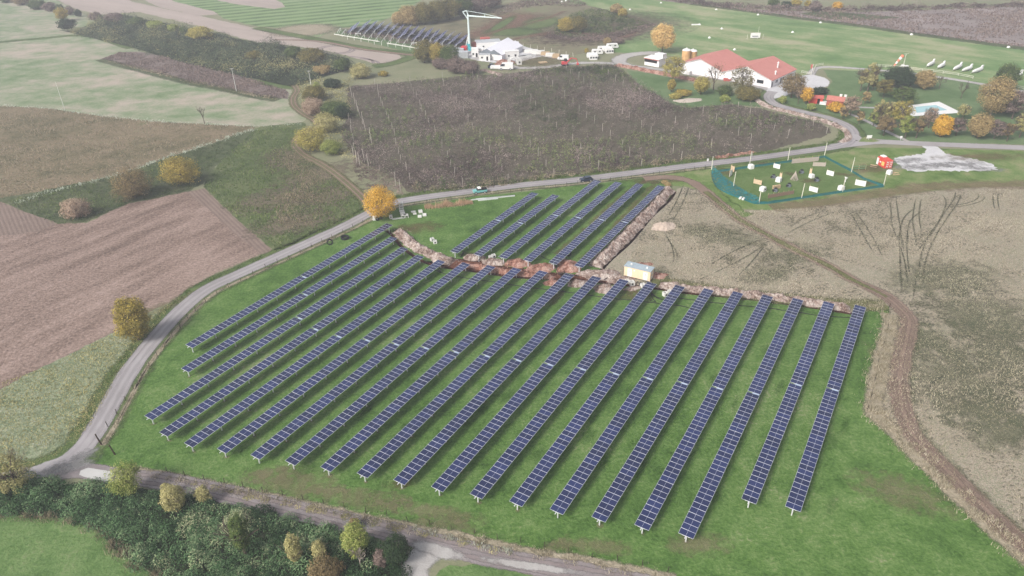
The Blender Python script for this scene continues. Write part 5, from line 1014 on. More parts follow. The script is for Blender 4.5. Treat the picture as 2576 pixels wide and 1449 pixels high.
# ------------------------------------------------------------------ cars
M['teal'] = plain('teal_paint', (112, 176, 172), 0.4, 0.5, 0, 0.05); M['darkcar'] = plain('dark_blue_paint', (34, 46, 66), 0.3, 0.6, 0, 0.05); M['lamp'] = plain('lamp_lens', (220, 214, 190), 0.2, 0.6)
def wheels(t, xs, y, r=.34):
    for x in xs:
        for s in (-1, 1):
            mb = MB(); mb.tube((x, s * (y - .1), r), (x, s * (y + .1), r), r, r, 14); w_ = mb.build('wheel', M['rubber'], t)
            mb = MB(); mb.tube((x, s * (y + .1), r), (x, s * (y + .12), r), r * .55, r * .5, 10); mb.build('rim', M['steel'], w_)
def vehicle(kind, label, p, rz, body, roofm=None, cat='car', sc_=1.0):
    t = thing(kind, label, cat, p, rz); t.scale = (sc_,) * 3
    mb = MB()
    if kind == 'pickup_truck':
        mb.prism([(-2.15, .45), (2.1, .45), (2.15, .95), (1.15, 1.05), (.95, 1.1), (-.2, 1.1), (-.2, 1.1), (-2.15, 1.1)], -.8, .8); mb.build('body', M[body], t)
        mb = MB(); mb.prism([(-.35, 1.1), (1.0, 1.1), (.6, 1.62), (-.28, 1.62)], -.74, .74); mb.build('window', M['glass'], t)
        mb = MB(); mb.prism([(-.36, 1.6), (.64, 1.6), (.5, 1.78), (-.3, 1.78)], -.76, .76); mb.build('roof', M[roofm], t)
        mb = MB(); mb.box(-1.28, 0, 1.1, 1.7, 1.5, .06); mb.box(-1.28, .76, 1.1, 1.75, .08, .25); mb.box(-1.28, -.76, 1.1, 1.75, .08, .25); mb.box(-2.12, 0, 1.1, .08, 1.5, .25); mb.build('load_bed', M['hole'], t)
        wheels(t, (-1.4, 1.35), .76)
    elif kind == 'van':
        mb.prism([(-2.2, .35), (2.2, .35), (2.25, .95), (1.7, 1.15), (1.1, 1.95), (-2.15, 2.0)], -.9, .9); mb.build('body', M[body], t)
        mb = MB(); mb.prism([(1.28, 1.2), (1.72, 1.18), (1.16, 1.86), (.3, 1.88), (.3, 1.2)], -.915, .915); mb.build('window', M['glass'], t); wheels(t, (-1.4, 1.4), .86)
    else:
        mb.prism([(-2.05, .38), (2.0, .38), (2.08, .72), (1.95, .86), (1.0, .96), (-1.9, 1.0), (-2.1, .8)], -.83, .83); mb.build('body', M[body], t)
        mb = MB(); mb.prism([(-1.85, .98), (1.0, .95), (.3, 1.42), (-1.45, 1.44)], -.72, .72); mb.build('window', M['glass'], t)
        mb = MB(); mb.prism([(-1.5, 1.42), (.32, 1.4), (.2, 1.48), (-1.35, 1.5)], -.72, .72); mb.build('roof', M[roofm or body], t); wheels(t, (-1.3, 1.3), .78, .31)
    for s in (-1, 1): mb = MB(); mb.box(2.1 if kind != 'van' else 2.24, s * .6, .68, .1, .3, .16); mb.build('headlight', M['lamp'], t)
    return t
vehicle('pickup_truck', 'teal pickup truck with a white cab roof driving on the asphalt road', at(1207,485.5) + Vector((0, 0, .07)), heading(at(1240,474), at(1140,487)), 'teal', 'white', 'pickup')
vehicle('hatchback_car', 'dark blue car on the asphalt road above the upper panel rows', at(1474,456) + Vector((0, 0, .07)), heading(at(1500,447), at(1440,454)), 'darkcar')
# ------------------------------------------------------------------ games lawn with net fence
M['net'] = plain('green_net', (28, 92, 92), 0.8, 0.15, 0, 0.2, 2); M['tan'] = plain('plywood', (196, 172, 142), 0.8, 0.2, 0, 0.15, 2); M['wattle'] = plain('brown_wattle', (128, 106, 90), 0.9, 0.1, 0, 0.3, 8); M['palewattle'] = plain('grey_wattle', (176, 164, 152), 0.9, 0.1, 0, 0.2, 8)
g = N('sagging_net'); tc = g.n('TexCoord').outputs['Object']
nz = noise_val(g, tc, 1.6, 4, .7)
g.done(g.n('MixShader', i0=g.math('GREATER_THAN', nz, .47), i1=g.n('BsdfTransparent').outputs[0], i2=g.bsdf(C((44, 104, 102)), .8, .1)).outputs[0]); M['netsag'] = g.m
corner = [at(1789,435), at(2073,396), at(2143,433), at(2171,451), at(2222,470), at(2112,485), at(2007,501), at(1934,512), at(1910,513)]
t = thing('net_fence', 'dark green net fence sagging around the games lawn', 'net fence', (0, 0, 0))
mb = MB()
L = [p for i in range(len(corner) - 1) for p in [corner[i].lerp(corner[i+1], k / 10) for k in range(10)]] + [corner[-1]]
hs_ = [.95 + .25 * mnoise.noise(Vector((i * .3, 0, 1))) for i in range(len(L))]
for i in range(len(L) - 1):
    for z0, z1, o_ in ((0, .35, .25), (.35, .75, .06)):
        n1 = Vector((0, -o_, 0))
        mb.quad((L[i].x, L[i].y - o_, z0 * hs_[i] + .03), (L[i+1].x, L[i+1].y - o_, z0 * hs_[i+1] + .03), (L[i+1].x, L[i+1].y - o_ * .2, z1 * hs_[i+1]), (L[i].x, L[i].y - o_ * .2, z1 * hs_[i]))
for a, b in ((corner[1], corner[4]), (corner[4], corner[-1]), (corner[0], corner[1])): pass
mb.build('net', M['net'], t)
mb = MB(); out_ = smooth_line(P(1789,437, 1793,455, 1806,474, 1830,488, 1870,503, 1896,513, 1910,514), 1.0); n_ = len(out_)
inn = [at(1792,428).lerp(at(1908,508), i / (n_ - 1)) for i in range(n_)]
for i in range(n_ - 1):
    for k in range(6):
        def pt(i_, k_):
            f = k_ / 6; q = out_[i_].lerp(inn[i_], f); e = math.sin(math.pi * i_ / (n_ - 1))
            return (q.x, q.y, .08 + (1.5 * (1 - e * .75)) * f ** 1.6 + .12 * mnoise.noise(Vector((i_ * .5, k_ * .8, 2))) + .35 * (1 - f) * (1 - e))
        mb.quad(pt(i, k), pt(i+1, k), pt(i+1, k+1), pt(i, k+1), 0)
for i in range(n_ - 1):
    a, b = out_[i], out_[i+1]; mb.quad((a.x, a.y, .03), (b.x, b.y, .03), (b.x, b.y + .35, .42), (a.x, a.y + .35, .42), 1)
mb.build('fallen_net', [M['netsag'], M['net']], t)
M['palepole'] = plain('pale_pole', (206, 202, 186), .6, .3)
for x, y, tp in ((1790,426.4,393), (1885.8,414.7,381.5), (1981.5,406,370.8), (2073.3,393.5,359), (2141.7,433.3,396), (2222.7,467.4,435), (2119,484,452), (2015.7,499.7,461.6), (1909.2,511.4,480), (1844.8,469.4,431)):
    f = at(x, y); h = hgt(f, tp); mb = MB(); mb.tube((0, 0, -.2), (0, 0, h), .13, .1, 8); o = mb.build('fence_pole', M['palepole'], t); o.location = f; o.rotation_euler = (random.gauss(0, .02), random.gauss(0, .02), 0)
def cube_box(x, y, label, s=1.5, hole=False):
    p = at(x, y); t = thing('white_box', label, 'box', p, random.uniform(-.3, .3) + .6); mb = MB(); mb.box(0, 0, 0, s, s, s * .9, 0, 0, .94); mb.build('shell', M['white'], t)
    if hole: mb = MB(); mb.box(.2, -s / 2 - .0, s * .35, .45, .06, .35); mb.box(s / 2, .1, s * .35, .06, .45, .35); mb.build('opening', M['hole'], t)
cube_box(1888.5,424,'white cover box at the back net beside a pole'); cube_box(1918,480.5,'white cover box with a dark opening near the front of the games lawn',1.5,True); cube_box(2115,478,'white cover box at the front right of the games lawn'); cube_box(2236,438,'white cover box outside the net by the red container',1.4); cube_box(1958,457,'white cover box with a tall panel, left of the stick tent'); cube_box(2041,447,'white cover box with a tall panel, right of the stick tent',1.3)
def board(x, y, w_, h, rz, mat, label, name='cover_board', posts=2):
    p = at(x, y); t = thing(name, label, 'board', p, rz); mb = MB(); mb.box(0, 0, .12, w_, .06, h); mb.build('panel', M[mat], t)
    for i in range(posts): mb = MB(); mb.box(-w_/2 + .12 + (w_ - .24) * i / max(1, posts - 1), .09, -.1, .09, .09, h + .65); mb.build('post', M['wood'], t)
for a in ((1953,424,2.2,1.4,-.75,'white','white board at the back of the games lawn'), (2087,442,2.3,1.5,-.8,'white','white board at the right of the games lawn'), (2163,468,3.0,1.7,-.6,'white','large white board near the right-hand net'), (2045,483,2.6,1.5,-.75,'white','white board at the front of the games lawn'), (1905,464,2.6,1.4,-.7,'tan','bare plywood board left of centre on the games lawn'), (1838,443,2.4,1.9,.95,'white','tall white board at the left-hand end of the games lawn'), (1842,432,1.6,1.8,-1.1,'tan','plywood board behind the tall white one at the left-hand end'), (2060,419,4.0,1.3,-.15,'palewattle','pale wide board at the back right of the games lawn'), (1962,455,.7,2.4,-.7,'tan','narrow tall panel behind the white box left of the stick tent'), (2037,445,.7,2.6,-.7,'tan','narrow tall panel behind the white box right of the stick tent')): board(*a)
board(2025,409,9.5,1.5,heading(at(1998,411), at(2053,406)),'palewattle','long grey wattle screen along the back of the games lawn','wattle_screen',5)
board(1964,494,9.0,1.1,heading(at(1935.6,498.7), at(1992,489)),'wattle','long brown wattle screen at the front of the games lawn','wattle_screen',6)
mb = MB()
for i in range(14):
    a = 6.28 * i / 14; mb.tube((math.cos(a) * 1.15, math.sin(a) * 1.15, 0), (math.cos(a + 2.6) * .12, math.sin(a + 2.6) * .12, 2.9), .09, .05, 5)
o = mb.build('stick_tent', M['palewattle']); o.location = at(1998, 452); tag(o, 'pointed tent of bare sticks in the middle of the games lawn', 'stick tent')
def tyres(x, y, label):
    p = at(x, y); t = thing('tyre_stack', label, 'tyre stack', p)
    for i, (dx, dy, z) in enumerate(((-.4, 0, .14), (.4, .1, .14), (0, -.4, .14), (-.3, .05, .42), (.3, -.1, .42), (0, 0, .7), (.05, 0, .98))):
        mb = MB(); mb.torus((dx, dy, z), .36, .15, 14, 6, Matrix.Rotation(random.uniform(-.25, .25), 3, 'X')); mb.build('tyre', M['greynet'] if i % 3 else M['rubber'], t, True)
for x, y, l in ((1945,447,'grey tyre stack at the left of the games lawn'), (2016,435,'grey tyre stack toward the back of the games lawn'), (2054,455,'grey tyre stack right of the stick tent'), (1984,469,'grey tyre stack in front of the stick tent'), (1950,481,'dark tyre stack against the yellow pallets')): tyres(x, y, l)
t = thing('pallet_stack', 'yellow wooden pallets standing behind the dark tyres', 'pallets', at(1953, 474.5), .2)
for i in range(3): mb = MB(); mb.box(-.9 + i * .9, .1 * i, .05, .75, .5, .9); mb.box(-.9 + i * .9, .1 * i, .95, .8, .6, .12); mb.build('pallet', M['wood'], t)
mb = MB(); mb.tube((0, 0, 0), (0, 0, 1.6), .18, .14, 8)
for a, z, q in ((0, 1.2, .6), (2, 1.4, .5), (4, 1.0, .6), (5, 1.55, .4)): mb.tube((0, 0, z - .2), (math.cos(a) * q, math.sin(a) * q, z + .2), .13, .1, 6)
o = mb.build('white_stump', M['white']); o.location = at(2126, 458); tag(o, 'white painted branching stump on the games lawn', 'stump')
for i, l in enumerate(('left one of two white barrels by the fallen net', 'right one of two white barrels by the fallen net')):
    mb = MB(); mb.tube((-.5, 0, .34), (.5, 0, .34), .33, .33, 12); o = mb.build('barrel', M['white']); o.location = at(1862 + 7.5 * i, 500.5 + 2 * i); o.rotation_euler = (0, 0, .9); tag(o, l, 'barrel')
# red container with white painted panels on its doors
M['red'] = plain('red_paint', (202, 74, 62), .5, .4, 0, .06); M['lred'] = plain('faded_red', (178, 92, 82), .6, .3, 0, .1); M['dred'] = plain('brown_red', (118, 70, 62), .7, .2, 0, .12); M['yellowp'] = plain('yellow_panel', (226, 190, 110), .6, .3)
def container(x, y, x2, y2, label, W_=2.45, H_=2.6, mat='red', ribs=14, fancy=False):
    a, b = at(x, y), at(x2, y2); L_ = (b - a).length; t = thing('shipping_container', label, 'container', a, heading(a, b)); mb = MB(); mb.box(L_/2, W_/2, .12, L_, W_, H_)
    for i in range(ribs):
        xx = .25 + (L_ - .5) * i / (ribs - 1); mb.box(xx, -.02, .3, (L_ / ribs) * .45, .06, H_ - .36); mb.box(xx, W_ + .02, .3, (L_ / ribs) * .45, .06, H_ - .36); mb.box(xx, W_ / 2, .12 + H_, (L_ / ribs) * .45, W_ - .2, .03)
    mb.build('body', M[mat], t)
    for s in (0, 1):
        mb = MB(); mb.box(L_ + .03, W_ * (.26 + .48 * s), .25, .06, W_ * .45, H_ - .25); d = mb.build('door', M[mat], t); mb = MB()
        for q in (-.12, .12): mb.tube((L_ + .09, W_ * (.26 + .48 * s + q), .3), (L_ + .09, W_ * (.26 + .48 * s + q), H_), .03, .03, 5)
        mb.build('lock_rod', M['white' if fancy else 'steel'], d)
        if fancy:
            mb = MB()
            for z in (.7, 1.4, 2.1): mb.box(L_ + .075, W_ * (.26 + .48 * s), z, .03, .6, .22)
            mb.build('marking', M['white'], d)
    if fancy:
        mb = MB(); mb.box(L_ * .1, -.07, .2, 1.0, .05, 2.2); mb.build('side_door', M['white'], t)
        mb = MB(); mb.box(L_ * .72, -.07, .7, 1.3, .05, 1.3); mb.build('side_panel', M['yellowp'], t)
        mb = MB(); mb.box(L_ * .42, -.07, 1.3, .7, .05, .4); mb.build('marking', M['white'], t)
        mb = MB(); mb.box(.7, W_ * .6, H_ + .15, 1.6, 1.3, .3, .1); mb.build('roof_cover', M['white'], t)
container(2204,413,2224.7,425.4,'red shipping container with a white side door beside the gravel pad',fancy=True)
t = thing('picnic_table', 'wooden picnic table in front of the red container', 'picnic table', at(2197, 421), -.6)
mb = MB(); mb.box(0, 0, .7, 2.0, .8, .07); mb.build('table_top', M['wood'], t)
for s in (-1, 1): mb = MB(); mb.box(0, s * .75, .4, 2.0, .3, .06); mb.build('bench_seat', M['wood'], t); mb = MB(); mb.box(s * .75, 0, 0, .1, 1.5, .1); mb.box(s * .75, -.3, .0, .08, .08, .7); mb.box(s * .75, .3, 0, .08, .08, .7); mb.build('leg', M['darkwood'], t)
t = thing('wooden_gate', 'green wooden barrier at the right-hand net entrance', 'barrier', at(2160, 428), .05); M['greenw'] = plain('green_timber', (96, 130, 98), .8, .2)
for z in (.5, 1.2): mb = MB(); mb.box(0, 0, z, 4.6, .08, .22); mb.build('rail', M['greenw'], t)
for x in (-2.2, 0, 2.2): mb = MB(); mb.box(x, .08, -.1, .12, .12, 1.8); mb.build('post', M['wood'], t)
for i, (dx, dy, rz) in enumerate(((0, 0, .3), (5, -2, -.4), (8, 4, .1))): slab(2246 + dx, 437 + dy, 2.2, .3, .15, rz, ['loose plank by the white box at the red container, the left one', 'loose plank by the white box at the red container, the middle one', 'loose plank by the white box at the red container, the right one'][i], 'wood', .04 + .05 * i, 'plank', 'loose_plank')
def signpost(x, y, top, w_, h, label, mat='white'):
    f = at(x, y); H_ = hgt(f, top); t = thing('road_sign', label, 'sign', f, .1); mb = MB(); mb.tube((0, 0, -.2), (0, 0, H_ - h * .5), .06, .06, 6); mb.build('post', M['steel'], t); mb = MB(); mb.box(0, -.06, H_ - h, w_, .08, h); mb.build('panel', M[mat], t)
signpost(2185,352,340,1.9,1.1,'white sign on the grass island at the road fork'); signpost(2265,353,342,.8,.7,'white letter box on a post by the park path'); signpost(1780,406,399,.6,.8,'small white box on a post by the orchard edge')
sheet('traffic_island', P(2160,357, 2166,349, 2178,344, 2194,350, 2214,355, 2196,358), M['lawn2s'], .085, .1)
# ------------------------------------------------------------------ barn
M['wallw'] = plain('white_render', (226, 222, 222), .8, .2, 0, .05, .4); M['roofred'] = fieldmat('red_sheet_roof', [(172, 112, 104), (184, 123, 114), (193, 133, 124)], s=(0.1, .5, 3), bump=.05); M['whitetrim'] = M['white']
Fc = at(1938, 221.5); Lf = at(1707, 184.8); u_ = (Lf - Fc).normalized(); d_ = Vector((u_.y, -u_.x, 0))
if d_.y < 0: d_ = -d_
He = hgt(Fc, 202.5)
eA, eL, eB = at(1939.7, 202.5, He), at(1700.6, 161.1, He), at(2003, 173.6, He)
u_ = (eL - eA).normalized(); d_ = Vector((u_.y, -u_.x, 0))
if d_.y < 0: d_ = -d_
wid = (eL - eA).length - .6; dep = (eB - eA).length - .6
t = thing('barn', 'long white double barn with two red gable roofs', 'barn', Fc, math.atan2(u_.y, u_.x))
Rh = 3.9; sgn = -1 if (Matrix.Rotation(math.atan2(u_.y, u_.x), 3, 'Z') @ Vector((0, 1, 0))).dot(d_) < 0 else 1
def Y(y): return sgn * y
half = wid / 2; mb = MB()
for k in (0, 1):
    x0, x1 = k * half, (k + 1) * half; xm = (x0 + x1) / 2
    for y in (0, dep): mb.poly([(x0, Y(y), -.1), (x1, Y(y), -.1), (x1, Y(y), He), (xm, Y(y), He + Rh), (x0, Y(y), He)])
mb.quad((0, Y(0), -.1), (0, Y(dep), -.1), (0, Y(dep), He), (0, Y(0), He)); mb.quad((wid, Y(0), -.1), (wid, Y(dep), -.1), (wid, Y(dep), He), (wid, Y(0), He))
mb.build('wall', M['wallw'], t)
for k in (0, 1):
    x0, x1 = k * half - (.5 if k == 0 else 0), (k + 1) * half + (.5 if k == 1 else 0); xm = (k + .5) * half; mb = MB(); th = .18
    for xa, za, xb, zb in ((x0, He - .02 - (.15 if k == 0 else 0), xm, He + Rh + .1), (xm, He + Rh + .1, x1, He - .02 - (.15 if k == 1 else 0))):
        ya, yb = Y(-.5), Y(dep + .5); tp = [(xa, ya, za + th), (xb, ya, zb + th), (xb, yb, zb + th), (xa, yb, za + th)]; bt = [(x, y, z - th * .8) for x, y, z in tp]
        mb.quad(*tp); mb.quad(*bt[::-1])
        for i in range(4): j = (i + 1) % 4; mb.quad(bt[i], bt[j], tp[j], tp[i], 1 if i in (0, 2) else 0)
    rf = mb.build('roof', [M['roofred'], M['white']], t)
    if k == 0:
        for xx, yy, hh in ((half * .2, dep * .62, 2.4), (half * .08, dep * .3, 1.4)):
            zz = He + Rh * xx / (half / 2); mb = MB(); mb.tube((xx, Y(yy), zz - .2), (xx, Y(yy), zz + hh), .35, .3, 10); mb.tube((xx, Y(yy), zz + hh), (xx, Y(yy), zz + hh + .5), .5, .1, 10); mb.build('flue_pipe', M['white'], rf)
def wopen(name, x, y, z, w_, h, side):
    mb = MB()
    if side: mb.box(-.02, Y(y), z, .1, w_, h)
    else: mb.box(x, Y(-.02), z, w_, .1, h)
    o = mb.build(name, M['glass'], t); fr = MB()
    for a, b, c, e in ((0, -.08, w_ + .3, .1), (0, h, w_ + .3, .1)):
        if side: fr.box(-.04, Y(y), z + b, .1, c, e)
        else: fr.box(x, Y(-.04), z + b, c, .1, e)
    fr.build('frame', M['white'], o)
wopen('window', 5.0, 0, 1.2, 3.0, 1.5, 0); wopen('door', 0, 1.2, .05, 1.0, 2.2, 1); wopen('window', 0, 5.4, 1.2, 1.8, 1.2, 1); wopen('door', 0, 9.6, .05, 1.3, 2.4, 1); wopen('window', 0, 12.0, 1.2, 1.8, 1.2, 1); wopen('window', 0, 19, 1.2, 1.8, 1.2, 1)
M['silo'] = plain('rusty_silo', (204, 162, 112), .6, .3, .1, .15, .5)
for x, y, tp, l in ((1725,151,122,'left one of two tan silos behind the barn'), (1741.5,148,124,'right one of two tan silos behind the barn')):
    f = at(x, y); h = hgt(f, tp); t = thing('silo', l, 'silo', f); mb = MB(); mb.lathe([(2.1, 0), (2.1, h - .8)], 20); mb.build('shell', M['silo'], t, False); mb = MB(); mb.lathe([(2.15, h - .8), (1.6, h - .3), (.3, h), (.25, h + .4)], 20); mb.build('cap', M['white'], t)
a, b = at(1621,163), at(1657,169.5); t = thing('white_shed', 'small white shed with a dark open front left of the barn', 'shed', a, heading(a, b)); Ls = (b - a).length
mb = MB(); mb.box(Ls/2, 3.0, 0, Ls, 6.0, 3.4); mb.build('wall', M['wallw'], t); mb = MB(); mb.box(Ls/2, 3.0, 3.4, Ls + .6, 6.8, .3); rf = mb.build('roof', M['white'], t); mb = MB(); mb.box(Ls/2 - .5, -.1, 1.7, Ls * .85, .3, 1.3); mb.build('opening', M['hole'], t)
mb = MB(); mb.box(Ls*.72, 4.6, 3.7, Ls * .55, 3.6, 1.7); mb.build('roof_room', M['white'], t); mb = MB(); mb.box(Ls/2, -.3, 3.1, Ls + .3, .5, .22); mb.build('fascia', M['lred'], t)
vehicle('parked_car', 'white car parked at the end wall of the barn', at(1973,205), 1.0, 'white'); 
for x, y, l in ((1825,203,'left one of two orange tubs at the barn front'), (1833,203.5,'right one of two orange tubs at the barn front')):
    mb = MB(); mb.lathe([(.9, 0), (1.1, 1.0), (1.0, 1.02), (.9, .4)], 12); o = mb.build('tub', M['lred']); o.location = at(x, y); tag(o, l, 'tub')
slab(1726,186,4.2,2.0,1.5,heading(Fc, Lf),'white wrapped pile against the barn wall','white',.05,'wrapped pile','wrapped_pile')
p = at(1732, 253); lumpy('branch_heap', 'grey heap of cut branches below the barn', 'branch heap', p.x, p.y, 6, 3, .7, M['heath_s'] if 'heath_s' in M else M['palewattle'], .2, 70, 22)
# ridge of spoil along the lane
ridge('soil_ridge', 'red soil ridge along the lane below the barn', P(1548,164, 1600,173, 1660,185, 1720,197, 1780,208), 4.0, .9, M['redspoil'], 8)
ridge('soil_ridge', 'pale soil ridge along the curving road at the orchard corner', P(1893,246, 1912,258, 1940,272, 1982,282, 2035,296, 2080,308, 2118,324, 2134,340, 2130,352, 2112,358), 2.6, .8, M['spoil'], 9)
ridge('soil_ridge', 'low red bank on the orchard edge by the asphalt road', P(1800,398, 1840,392, 1880,386, 1900,382), 2.2, .5, M['redspoil'], 10)
ridge('soil_ridge', 'pale soil ridge in front of the building yard', P(1210,176, 1240,183, 1262,190), 3.0, .7, M['spoil'], 11)
# ------------------------------------------------------------------ pool, huts, paths in the park
sheet('pool_deck', P(2236,272, 2362,256, 2419,284, 2279,294), M['deck'], .09, 0); M['water'] = plain('pool_water', (150, 190, 192), .08, .6, 0, .03)
sheet('pool_water', P(2300,270, 2354,265, 2383,277.5, 2306,284.5), M['water'], .13, 0)
strip('park_path', P(2284,356, 2227,329, 2182,306, 2140,288, 2104,282), 1.8, M['gravelf'], .07, .3); strip('park_path', P(2110,266, 2160,270, 2232,274, 2246,287), 1.8, M['gravelf'], .074, .3)
M['tile'] = plain('red_roof_tile', (176, 112, 100), .8, .2, 0, .15, 2); M['brick'] = plain('brick_wall', (168, 92, 76), .85, .15, 0, .15, 3)
def hut(x, y, L_, W_, H_, rz, label, roofm='tile', wallm='brick', extra=False):
    t = thing('brick_hut', label, 'hut', at(x, y), rz); mb = MB(); mb.box(0, 0, 0, L_, W_, H_); mb.build('wall', M[wallm], t); mb = MB(); mb.prism([(-W_/2 - .4, H_), (W_/2 + .4, H_), (0, H_ + W_ * .28)], -L_/2 - .4, L_/2 + .4, 0, 'x'); r_ = mb.build('roof', M[roofm], t)
    mb = MB(); mb.box(L_ * .2, -W_/2 - .02, .1, 1.0, .08, 2.0); mb.build('door', M['hole'], t)
    if extra:
        for xx in (1.5, 3.2): mb = MB(); mb.box(xx, .6, H_ * .8, .8, .8, 2.2); mb.box(xx, .6, H_ * .8 + 2.2, 1.0, 1.0, .2); mb.build('chimney', M['white'], r_)
        mb = MB(); mb.box(-L_/2 - 1.4, -.6, 0, 2.4, 2.6, 1.0); mb.build('counter', M['white'], t)
hut(2100,264,6.0,4.6,2.3,-.5,'brick barbecue hut with white chimneys and a tiled roof in the park',extra=True); hut(2050,258,5.0,3.2,2.2,-.25,'small red hut behind the orange tree in the park','lred','red')
# railings, flag, windsock, gliders, markers
def rail(label, pts, h=1.1, gap=4.0):
    L_ = smooth_line(pts, gap); o0 = L_[0]; t = thing('rail_fence', label, 'fence', o0); mb = MB()
    for z in (.5, h): 
        for i in range(len(L_) - 1): mb.tube(L_[i] - o0 + Vector((0, 0, z)), L_[i+1] - o0 + Vector((0, 0, z)), .08, .08, 5, 0, False)
    mb.build('rail', M['palepole'], t); mb = MB(); mb.box(0, 0, -.1, .16, .16, h + .2); me = mb.mesh('fence_post', M['palepole'])
    for p in L_: o = bpy.data.objects.new('fence_post', me); link(o, t); o.location = p - o0
rail('white rail fence along the lane beyond the park', P(2203,168, 2260,172, 2320,179, 2372,185, 2410,191, 2447,198)); rail('short white rail fence at the lane by the right picture edge', P(2542,218, 2576,226, 2620,236)); rail('white rail fence at the gravel yard entrance', P(2047,182, 2052,168, 2070,164)); rail('short white rail fence beside the barn yard', P(2016,184, 2030,187, 2040,189))
f = at(2041,187); h = hgt(f, 161); t = thing('flag_pole', 'white flag pole at the gravel yard entrance', 'flag pole', f); mb = MB(); mb.tube((0, 0, 0), (0, 0, h), .1, .07, 6); mb.build('pole', M['white'], t); mb = MB(); mb.box(-.45, 0, h - 1.9, .9, .06, 1.7); mb.build('flag', M['lred'], t)
f = at(2272,167); h = hgt(f, 135); t = thing('windsock', 'orange and white windsock on a tall mast at the airfield edge', 'windsock', f); mb = MB(); mb.tube((0, 0, 0), (0, 0, h), .16, .12, 8); mb.box(0, 0, h - .1, 3.0, .12, .12, .4); mb.build('mast', M['palepole'], t)
M['wsock'] = plain('sock_orange', (214, 120, 92), .8, .2); mb = MB()
c0 = Vector((-1.6, -.5, h - .6)); c1 = Vector((-5.2, -1.4, h - 5.2))
for i in range(5): mb.tube(c0.lerp(c1, i / 5), c0.lerp(c1, (i + 1) / 5), .75 - .09 * i, .75 - .09 * (i + 1), 10, i % 2, i in (0, 4))
mb.build('sock', [M['wsock'], M['white']], t); mb = MB(); mb.box(0, -1.2, 0, 3.4, 1.2, .7); mb.box(-.8, -1.2, .7, 1.2, 1.0, .4); mb.build('base', M['white'], t)
def glider(x0, y0, x1, y1, label):
    a, b = at(x0, y0), at(x1, y1); d = (b - a); c = (a + b) / 2; L_ = min(10.5, max(7.5, d.length)); t = thing('glider_trailer', label, 'trailer', c, heading(a, b), 'white trailers parked on the airfield'); mb = MB(); k = []
    prof = [(-L_/2, .12, .25), (-L_*.42, .45, .55), (-L_*.2, .72, .8), (L_*.1, .8, .9), (L_*.32, .72, .8), (L_*.44, .5, .6), (L_/2, .15, .3)]
    n = 10; V0 = len(mb.v)
    for x, ry, rzz in prof:
        for i in range(n): th = 6.283 * i / n; mb.v.append((x, ry * math.cos(th), .95 + rzz * math.sin(th)))
    for s in range(len(prof) - 1):
        for i in range(n): j = (i + 1) % n; mb.f.append((s*n+i, s*n+j, (s+1)*n+j, (s+1)*n+i)); mb.m.append(0)
    mb.f.append(tuple(reversed(range(n)))); mb.m.append(0); mb.f.append(tuple((len(prof)-1)*n + i for i in range(n))); mb.m.append(0)
    mb.build('body', M['white'], t, True); mb = MB(); mb.prism([(L_*.26, 1.6), (L_*.47, 1.1), (L_*.47, 2.5), (L_*.36, 2.5)], -.28, .28); mb.build('fin', M['white'], t); wheels(t, (.3,), .75, .32)
    mb = MB(); mb.tube((-L_/2, 0, .7), (-L_/2 - 1.2, 0, .5), .06, .06, 5); mb.build('drawbar', M['steel'], t)
for i, (a, b, c, d, l) in enumerate(((2331,170,2349,161,'leftmost white glider trailer on the airfield edge'), (2358,174,2375,166,'small white glider trailer second from left on the airfield edge'), (2397,179,2418,169,'large white glider trailer in the middle of the airfield row'), (2419,182,2444,174,'white glider trailer fourth from left in the airfield row'), (2444,186,2471,177,'white glider trailer at the right of the five in the airfield row'), (2540,193,2567,190,'white glider trailer apart beside the large green tree'))): glider(a, b, c, d, l)
mb = MB(); mb.prism([(-.7, 0), (.7, 0), (0, .8)], -.6, .6); mk = mb.mesh('airfield_marker', M['white'])
for x, y in ((1663,8), (1585,25), (1802,25), (1907,38), (1816,73), (1785,96), (1848,126), (1760,63), (1414,5), (1424,3), (2064,58), (1994,82), (2293,88), (2537,120)):
    o = link(bpy.data.objects.new('airfield_marker', mk)); o.location = at(x, y); o.rotation_euler = (0, 0, .4); tag(o, 'small white tent-shaped marker on the green airfield', 'marker', 'white runway markers on the airfield')
slab(1750,63,5.0,1.2,.5,0,'long white block beside a marker on the airfield','white',.04,'white block','white_block')
f = at(1899, 98); t = thing('airfield_board', 'white board on posts with a mast on the airfield', 'board', f, -.05); mb = MB(); mb.box(0, 0, .6, 5.2, .2, 2.6); mb.build('panel', M['white'], t); mb = MB(); mb.box(0, -.14, 1.2, 3.2, .06, .5); mb.build('marking', M['greynet'], t)
for x in (-4.2, 4.2): mb = MB(); mb.box(x, 0, 0, .15, .15, 2.4); mb.build('post', M['palepole'], t)
mb = MB(); mb.tube((1.4, 0, 0), (1.4, 0, 6.5), .1, .06, 6); mb.build('mast', M['palepole'], t)
